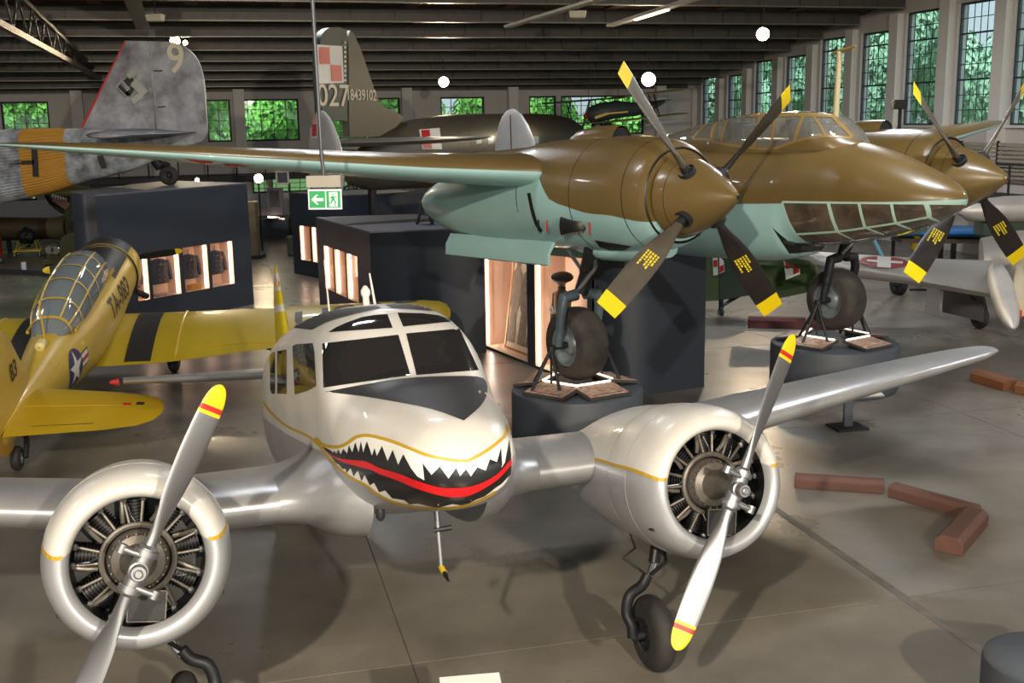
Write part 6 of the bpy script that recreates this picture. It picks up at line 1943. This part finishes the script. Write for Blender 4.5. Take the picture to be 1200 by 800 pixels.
# engine on a yellow trolley under the bomber
def trolley(px, py, w, label, m_eng, ang=0.0, sc=.85):
    o, lo = pt_fr(at_z(px, py, 0))
    t = thing('engine_trolley', label, 'trolley', o, ang)
    t.scale = (sc, sc, sc)
    for s in (-1, 1):
        G().bar((-w/2, s*.4, .35), (w/2, s*.4, .35), .06, .06).build('side_beam', M_yel, t, smooth=0)
        for e in (-1, 1):
            G().bar((e*w*.42, s*.4, .35), (e*w*.30, s*.25, .95), .05, .05).build('upright', M_yel, t, smooth=0)
            G().tube([(e*w*.46, s*.4, .35), (e*w*.46, s*.4, .13)], .03, 8).build('caster_leg', M_yel, t)
            wheel(t, Vector((e*w*.46, s*.4, .12)), .12, .06, None, (0, 1, 0))
    for e in (-1, 1): G().bar((e*w/2, -.4, .35), (e*w/2, .4, .35), .06, .06).build('cross_beam', M_yel, t, smooth=0)
    G().bar((-w*.46, -.42, .38), (w*.1, -.42, .75), .04, .04).build('diagonal', M_yel, t, smooth=0)
    en = G().lathe([(-.5, .1), (-.4, .35), (-.1, .45), (.25, .45), (.4, .3), (.55, .12)], (0, 0, 1.15), (1, .3, 0), 24).build('engine_core', m_eng, t)
    for k in range(9):
        a = 2*PI*k/9
        G().cyl((0, .42*math.cos(a), 1.15+.42*math.sin(a)), (0, .62*math.cos(a), 1.15+.62*math.sin(a)), .12, .11, 10).build('cylinder', m_eng, en)
    return t
trolley(803, 348, 1.5, 'yellow wheeled trolley with an aero engine, left of the green tail', mat('engine_dark', '#3a3128', .5, metal=.4, var=1, vscale=12, base2='#6b5540'), R(15))

# blue machine and pale machine at the far right
o, lo = pt_fr(at_y(1110, 285, 31))
bw = thing('blue_wing', 'bright blue wing on dark supports behind the right propeller', 'aeroplane wing', o)
def by(px, py, dy=0.0): return lo(at_y(px, py, 31+dy))
G().rings([[by(x, 270.5)+Vector((0, .55*math.cos(2*PI*k/16)*1.6, .13*math.sin(2*PI*k/16)*r_)) for k in range(16)] for x, r_ in ((1022, .5), (1040, .9), (1120, 1.0), (1225, 1.0))], True, True, True).build('wing_skin', mat('bright_blue', '#1f6fb5', .3, var=.3, vscale=2, coat=.3), bw)
G().bar(by(1050, 280), by(1220, 282), .9, .12).build('lower_skin', mat('under_brown', '#6f6258', .6), bw, smooth=0)
for x in (1080, 1103, 1118, 1175): 
    p = by(x, 282); G().bar(p, Vector((p.x, p.y, -0)), .12, .1).build('support', M_dark, bw, smooth=0)
G().tube([by(1062, 262, -.3), by(1075, 278, -.3), by(1070, 292, -.3)], .09, 8).build('yellow_pipe', M_yel, bw)
# light blue struts under the bomber nose
G().tube([by(1024, 281, -2), by(1034, 300, -2)], .05, 8).build('pale_strut', mat('strut_blue', '#6fa9bf', .5), bw)
# pale fuselage beyond the right propeller
o, lo = pt_fr(at_y(1180, 244, 28))
pf = thing('pale_fuselage', 'pale grey rounded fuselage at the right edge, below the spinner', 'aeroplane fuselage', o)
q0, q1 = lo(at_y(1120, 247, 28)), lo(at_y(1260, 244, 28))
G().tube([q0, q0.lerp(q1, .1), q0.lerp(q1, .4), q1], [.05, .25, .34, .36], 24).build('body', M_jet, pf)
G().bar(q0.lerp(q1, .2)-Vector((0, 0, .45)), q1-Vector((0, 0, .45)), .6, .3).build('underbody', M_grn2, pf, smooth=0)
for k in (.35, .8):
    p = q0.lerp(q1, k); G().cyl(p-Vector((0, 0, .5)), (p.x, p.y, 0), .06).build('stand', M_dark, pf)
# grey panelled structure with slats under the gallery at right
sp0 = at_plane(1160, 200, HN*23.75, HN)
o, lo = pt_fr(sp0)
wl = thing('slatted_screen', 'pale slatted screen behind the tall railing at the right edge', 'screen', o)
def sl(px, py): return lo(at_plane(px, py, HN*23.75, HN))
for k in range(9):
    a, b = sl(1128, 168+k*4.6), sl(1215, 166+k*5.0)
    G().bar(a, Vector((b.x, b.y, a.z)), .04, .09).build('slat', mat('slat_cream', '#a59d90', .6), wl, smooth=0)
for x in (1127, 1170, 1214):
    a = sl(x, 165); G().bar(a, Vector((a.x, a.y, 2.1)), .08, .05).build('post', M_dark, wl, smooth=0)
# grey light fitting on the wall, dark camera on a post
o, lo = pt_fr(at_y(1055, 150, 32))
cp = thing('camera_post', 'slim dark post with a small black box in front of the tall windows', 'post', o)
a = lo(at_y(1055, 125, 32))
G().cyl((a.x, a.y, 0), a, .05, n=8).build('pole', M_dark, cp)
G().box(a+Vector((-.05, -.05, .06)), (.36, .3, .26)).build('box', M_black, cp, bevel=.02)

# ================================================================ left background
o, lo = pt_fr(at_z(75, 312, 0))
tk_ = thing('army_truck', 'olive green army truck cab beside the left dark box', 'truck', o, 0)
Yt = at_z(75, 312, 0).y
def ty(px, py, dy=0.0): return lo(at_y(px, py, Yt+dy))
M_army = mat('army_green', '#4d4f33', .5, var=.4, vscale=2, base2='#3a3c27')
def solid(pts, d0, d1, name, m, parent, yf=None):
    yf = yf or ty
    P = [yf(x, y, d0) for x, y in pts]+[yf(x, y, d0)+Vector((0, d1-d0, 0)) for x, y in pts]
    n = len(pts)
    return G().add(P, [tuple(range(n)), tuple(range(2*n-1, n-1, -1))]+[(i, (i+1) % n, n+(i+1) % n, n+i) for i in range(n)]).build(name, m, parent, smooth=0, bevel=.03)
cab = solid([(78, 273), (80, 256), (86, 252), (112, 251), (112, 285), (78, 285)], .3, 2.2, 'cab', M_army, tk_)
solid([(80.5, 260), (95, 258.5), (95, 269), (79.5, 269.5)], .26, .3, 'windscreen', M_glassdark, cab)
solid([(69, 284), (72, 278), (80, 273), (110, 272), (110, 306), (69, 306)], -.9, 1.0, 'bonnet', M_army, tk_)
solid([(48, 304), (108, 302), (108, 309), (48, 311)], -1.0, -.8, 'bumper', M_army, tk_)
solid([(54, 287), (60, 284), (68, 286), (69, 304), (54, 305)], -.85, .2, 'mudguard', M_army, tk_)
for x in (58, 65):
    G().lathe([(-.1, .05), (-.08, .13), (.0, .15), (.02, .13)], ty(x, 293, -.9), (0, -1, 0), 16, caps=(True, True)).build('headlamp', mat('lamp_glass', '#b5b3a8', .15, metal=.6), tk_)
wheel(tk_, ty(60, 306, -.4)*1.0, .4, .2, None, (1, 0, 0))
# khaki aeroplane boom and toothed nose
o, lo = pt_fr(at_y(40, 270, 42))
kb = thing('khaki_aeroplane', 'khaki aeroplane with a long dark boom, at the left edge behind the trainer', 'aeroplane', o)
def ky(px, py, dy=0.0): return lo(at_y(px, py, 42+dy))
G().tube([ky(-40, 268), ky(20, 268), ky(60, 267.5)], [.47, .43, .40], 24).build('boom', mat('khaki_dark', '#4f4229', .5, var=.4), kb)
G().tube([ky(59, 267.5), ky(68, 267), ky(80, 266.5)], [.41, .44, .48], 24).build('boom_end', mat('khaki_pale', '#8a7a55', .45), kb)
G().bar(ky(62, 292), ky(62, 318), .1, .1).build('stand', M_dark, kb)
p = ky(10, 280); G().bar(p, Vector((p.x, p.y, 0)), .12, .12).build('stand', M_dark, kb)
o, lo = pt_fr(at_y(85, 235, 41.5))
nb_ = thing('toothed_nose', 'olive aeroplane nose with an open toothed mouth, just left of the dark box top', 'aeroplane nose', o)
def ny(px, py, dy=0.0): return lo(at_y(px, py, 41.5+dy))
g = G()
rr = []
for x, yt_, yb, w_ in ((54, 226, 228, .1), (60, 222, 230, .35), (72, 219, 232, .55), (90, 217.5, 233, .65), (110, 221, 234, .65), (125, 226, 236, .6)):
    c = ny(x, (yt_+yb)/2); hh = (ny(x, yt_).z-ny(x, yb).z)/2
    rr.append([c+Vector((0, w_*math.cos(2*PI*k/20), hh*math.sin(2*PI*k/20))) for k in range(20)])
g.rings(rr, True, True, True).build('upper_jaw', mat('nose_khaki', '#8d8350', .35, var=.3, coat=.3), nb_)
g = G(); rr = []
for x, yt_, yb, w_ in ((54, 228, 231, .15), (62, 234, 240, .4), (72, 240, 248, .5), (80, 243, 252, .5)):
    c = ny(x, (yt_+yb)/2); hh = (ny(x, yt_).z-ny(x, yb).z)/2
    rr.append([c+Vector((0, w_*math.cos(2*PI*k/16), hh*math.sin(2*PI*k/16))) for k in range(16)])
g.rings(rr, True, True, True).build('lower_jaw', mat('nose_dark', '#3b3524', .5), nb_)
G().bar(ny(63, 231, -.5), ny(80, 242, -.5), .30, .05, (0, 1, 0)).build('mouth', mat('mouth_tan', '#8f5f4a', .5), nb_, smooth=0)
for k in range(6):
    p = ny(62+k*3, 229+k*1.0, -.6)
    G().lathe([(0, .05), (.16, .002)], p+Vector((0, 0, .06)), (0, 0, -1), 8).build('tooth', M_white, nb_)
p = ny(88, 240, .1); G().box(p+Vector((.25, 0, -.25)), (1.0, .9, 1.4)).build('neck', M_army, nb_)
p = ny(100, 252, 1.6); G().bar(p, Vector((p.x, p.y, 0)), .4, .4).build('support', M_dark, nb_)
trolley(34, 300, 1.5, 'yellow wheeled trolley with a dark aero engine at the left edge', mat('engine_black', '#1d1f24', .5, metal=.4, var=1, vscale=12, base2='#3d3f46'), R(10), .62)
o = at_z(28.5, 318, 0)
t = thing('white_cylinder', 'small white cylinder standing on the floor near the left edge', 'bin', o)
G().lathe([(0, .08), (.01, .085), (.30, .085), (.31, .08), (.31, .01)], (0, 0, 0), (0, 0, 1), 20, caps=(True, False)).build('body', mat('white_plastic', '#dfe0ea', .5), t)
a, b = xy(at_z(-20, 319, 0)), xy(at_z(76, 323, 0))
t = thing('floor_kerb', 'low dark kerb strip across the floor at the left edge', 'kerb', a)
G().bar(Vector((0, 0, .06)), b-a+Vector((0, 0, .06)), .25, .12).build('strip', mat('kerb_dark', '#33353a', .6), t, smooth=0, bevel=.01)
o = at_z(2, 308, 0)
t = thing('fire_trolley', 'red wheeled trolley cut by the left edge', 'trolley', o)
G().box((-.1, 0, .55), (.25, .3, .7)).build('body', M_red, t, bevel=.03)
wheel(t, Vector((.02, -.1, .12)), .12, .06, None, (0, 1, 0))
# aisle: kiosk, crate, small things
o, lo = pt_fr(at_z(322, 279, 0))
Yk = at_z(322, 279, 0).y
def kk(px, py, dy=0.0): return lo(at_y(px, py, Yk+dy))
ki = thing('kiosk', 'grey kiosk panel with dark portrait and lit shelf at the aisle end', 'display', o)
a, b = kk(313, 220), kk(333, 252)
G().box(((a.x+b.x)/2, 0, (a.z+b.z)/2), (b.x-a.x, .12, a.z-b.z)).build('panel', mat('kiosk_grey', '#6f6f78', .5), ki, smooth=0)
a, b = kk(316, 223), kk(328, 242)
pt_ = G().box(((a.x+b.x)/2, -.08, (a.z+b.z)/2), (b.x-a.x, .04, a.z-b.z)).build('portrait', mat('portrait_dark', '#26242a', .5, var=1, vscale=4, base2='#5a5560'), ki, smooth=0)
a, b = kk(302, 252), kk(340, 277)
G().box(((a.x+b.x)/2, .1, b.z*.5+a.z*.5-.05), (b.x-a.x, .5, a.z-b.z)).build('counter', M_slate, ki, smooth=0)
a, b = kk(314, 254, -.3), kk(333, 256, -.3)
G().bar(a, b, .06, .06).build('light_bar', M_led, ki, smooth=0)
a, b = kk(304, 255, -.2), kk(340, 253, -.2); G().bar(a-Vector((0, 0, .05)), b-Vector((0, 0, .05)), .3, .05).build('shelf', mat('kiosk_grey', '#6f6f78', .5), ki, smooth=0)
o, lo = pt_fr(at_z(298, 302, 0))
Yc = at_z(298, 302, 0).y
t = thing('tall_panel', 'tall weathered beige panel standing at the right edge of the left box', 'panel', o)
a, b = lo(at_y(291, 236, Yc)), lo(at_y(304, 300, Yc))
G().box(((a.x+b.x)/2, 0, a.z/2), (b.x-a.x, .5, a.z)).build('board', mat('weathered_beige', '#8a7d66', .7, var=.9, vscale=3, base2='#6a5d49'), t, smooth=0)
G().box(((a.x+b.x)/2, 0, .06), (b.x-a.x+.3, .7, .12)).build('foot', M_dark, t, smooth=0)
o = at_z(341, 300, 0)
t = thing('ammunition_crate', 'dark green crate against the left side of the far box', 'crate', o)
G().box((.1, .3, .33), (.45, .5, .62)).build('body', M_grn2, t, smooth=0, bevel=.02)
G().box((.1, .3, .66), (.48, .53, .04)).build('lid', M_army, t, smooth=0)
# framed square panel beyond the far box, legs on the box top
o, lo = pt_fr(at_y(331, 208, 44))
t = thing('square_frame', 'square white edged frame hanging beyond the aisle', 'frame', o)
a, b = lo(at_y(324, 201, 44)), lo(at_y(338.5, 215, 44))
G().box(((a.x+b.x)/2, 0, (a.z+b.z)/2), (b.x-a.x, .06, a.z-b.z)).build('panel', mat('frame_grey', '#55545c', .6), t, smooth=0)
for u, v in (((a.x, a.z), (b.x, a.z)), ((b.x, a.z), (b.x, b.z)), ((b.x, b.z), (a.x, b.z)), ((a.x, b.z), (a.x, a.z))):
    G().bar((u[0], -.04, u[1]), (v[0], -.04, v[1]), .06, .08).build('edge', M_white, t, smooth=0)
G().cyl((b.x, .1, b.z), (b.x, .1, 0), .04, n=8).build('post', M_dark, t)
o = at_z(498, 262, 2.545)
t = thing('display_stand', 'small dark four-legged stand on top of the middle box', 'stand', o)
for k in range(4):
    a = PI/4+k*PI/2
    G().cyl((math.cos(a)*.22, math.sin(a)*.22, 0), (math.cos(a)*.06, math.sin(a)*.06, .42), .025, n=8).build('leg', M_dark, t)
G().box((0, 0, .43), (.22, .22, .04)).build('plate', M_dark, t)
o, lo = pt_fr(at_y(420, 213, 40))
t = thing('scaffold_frame', 'dark lattice stand below the wing behind the exit sign', 'stand', o)
def sk(px, py): return lo(at_y(px, py, 40))
for a, b in (((402, 206), (402, 240)), ((418, 206), (418, 240)), ((402, 208), (418, 222)), ((418, 208), (402, 222))):
    G().bar(sk(*a), sk(*b) if b[1] < 239 else Vector((sk(*b).x, sk(*b).y, 0)), .07, .07).build('bar', M_dark, t, smooth=0)
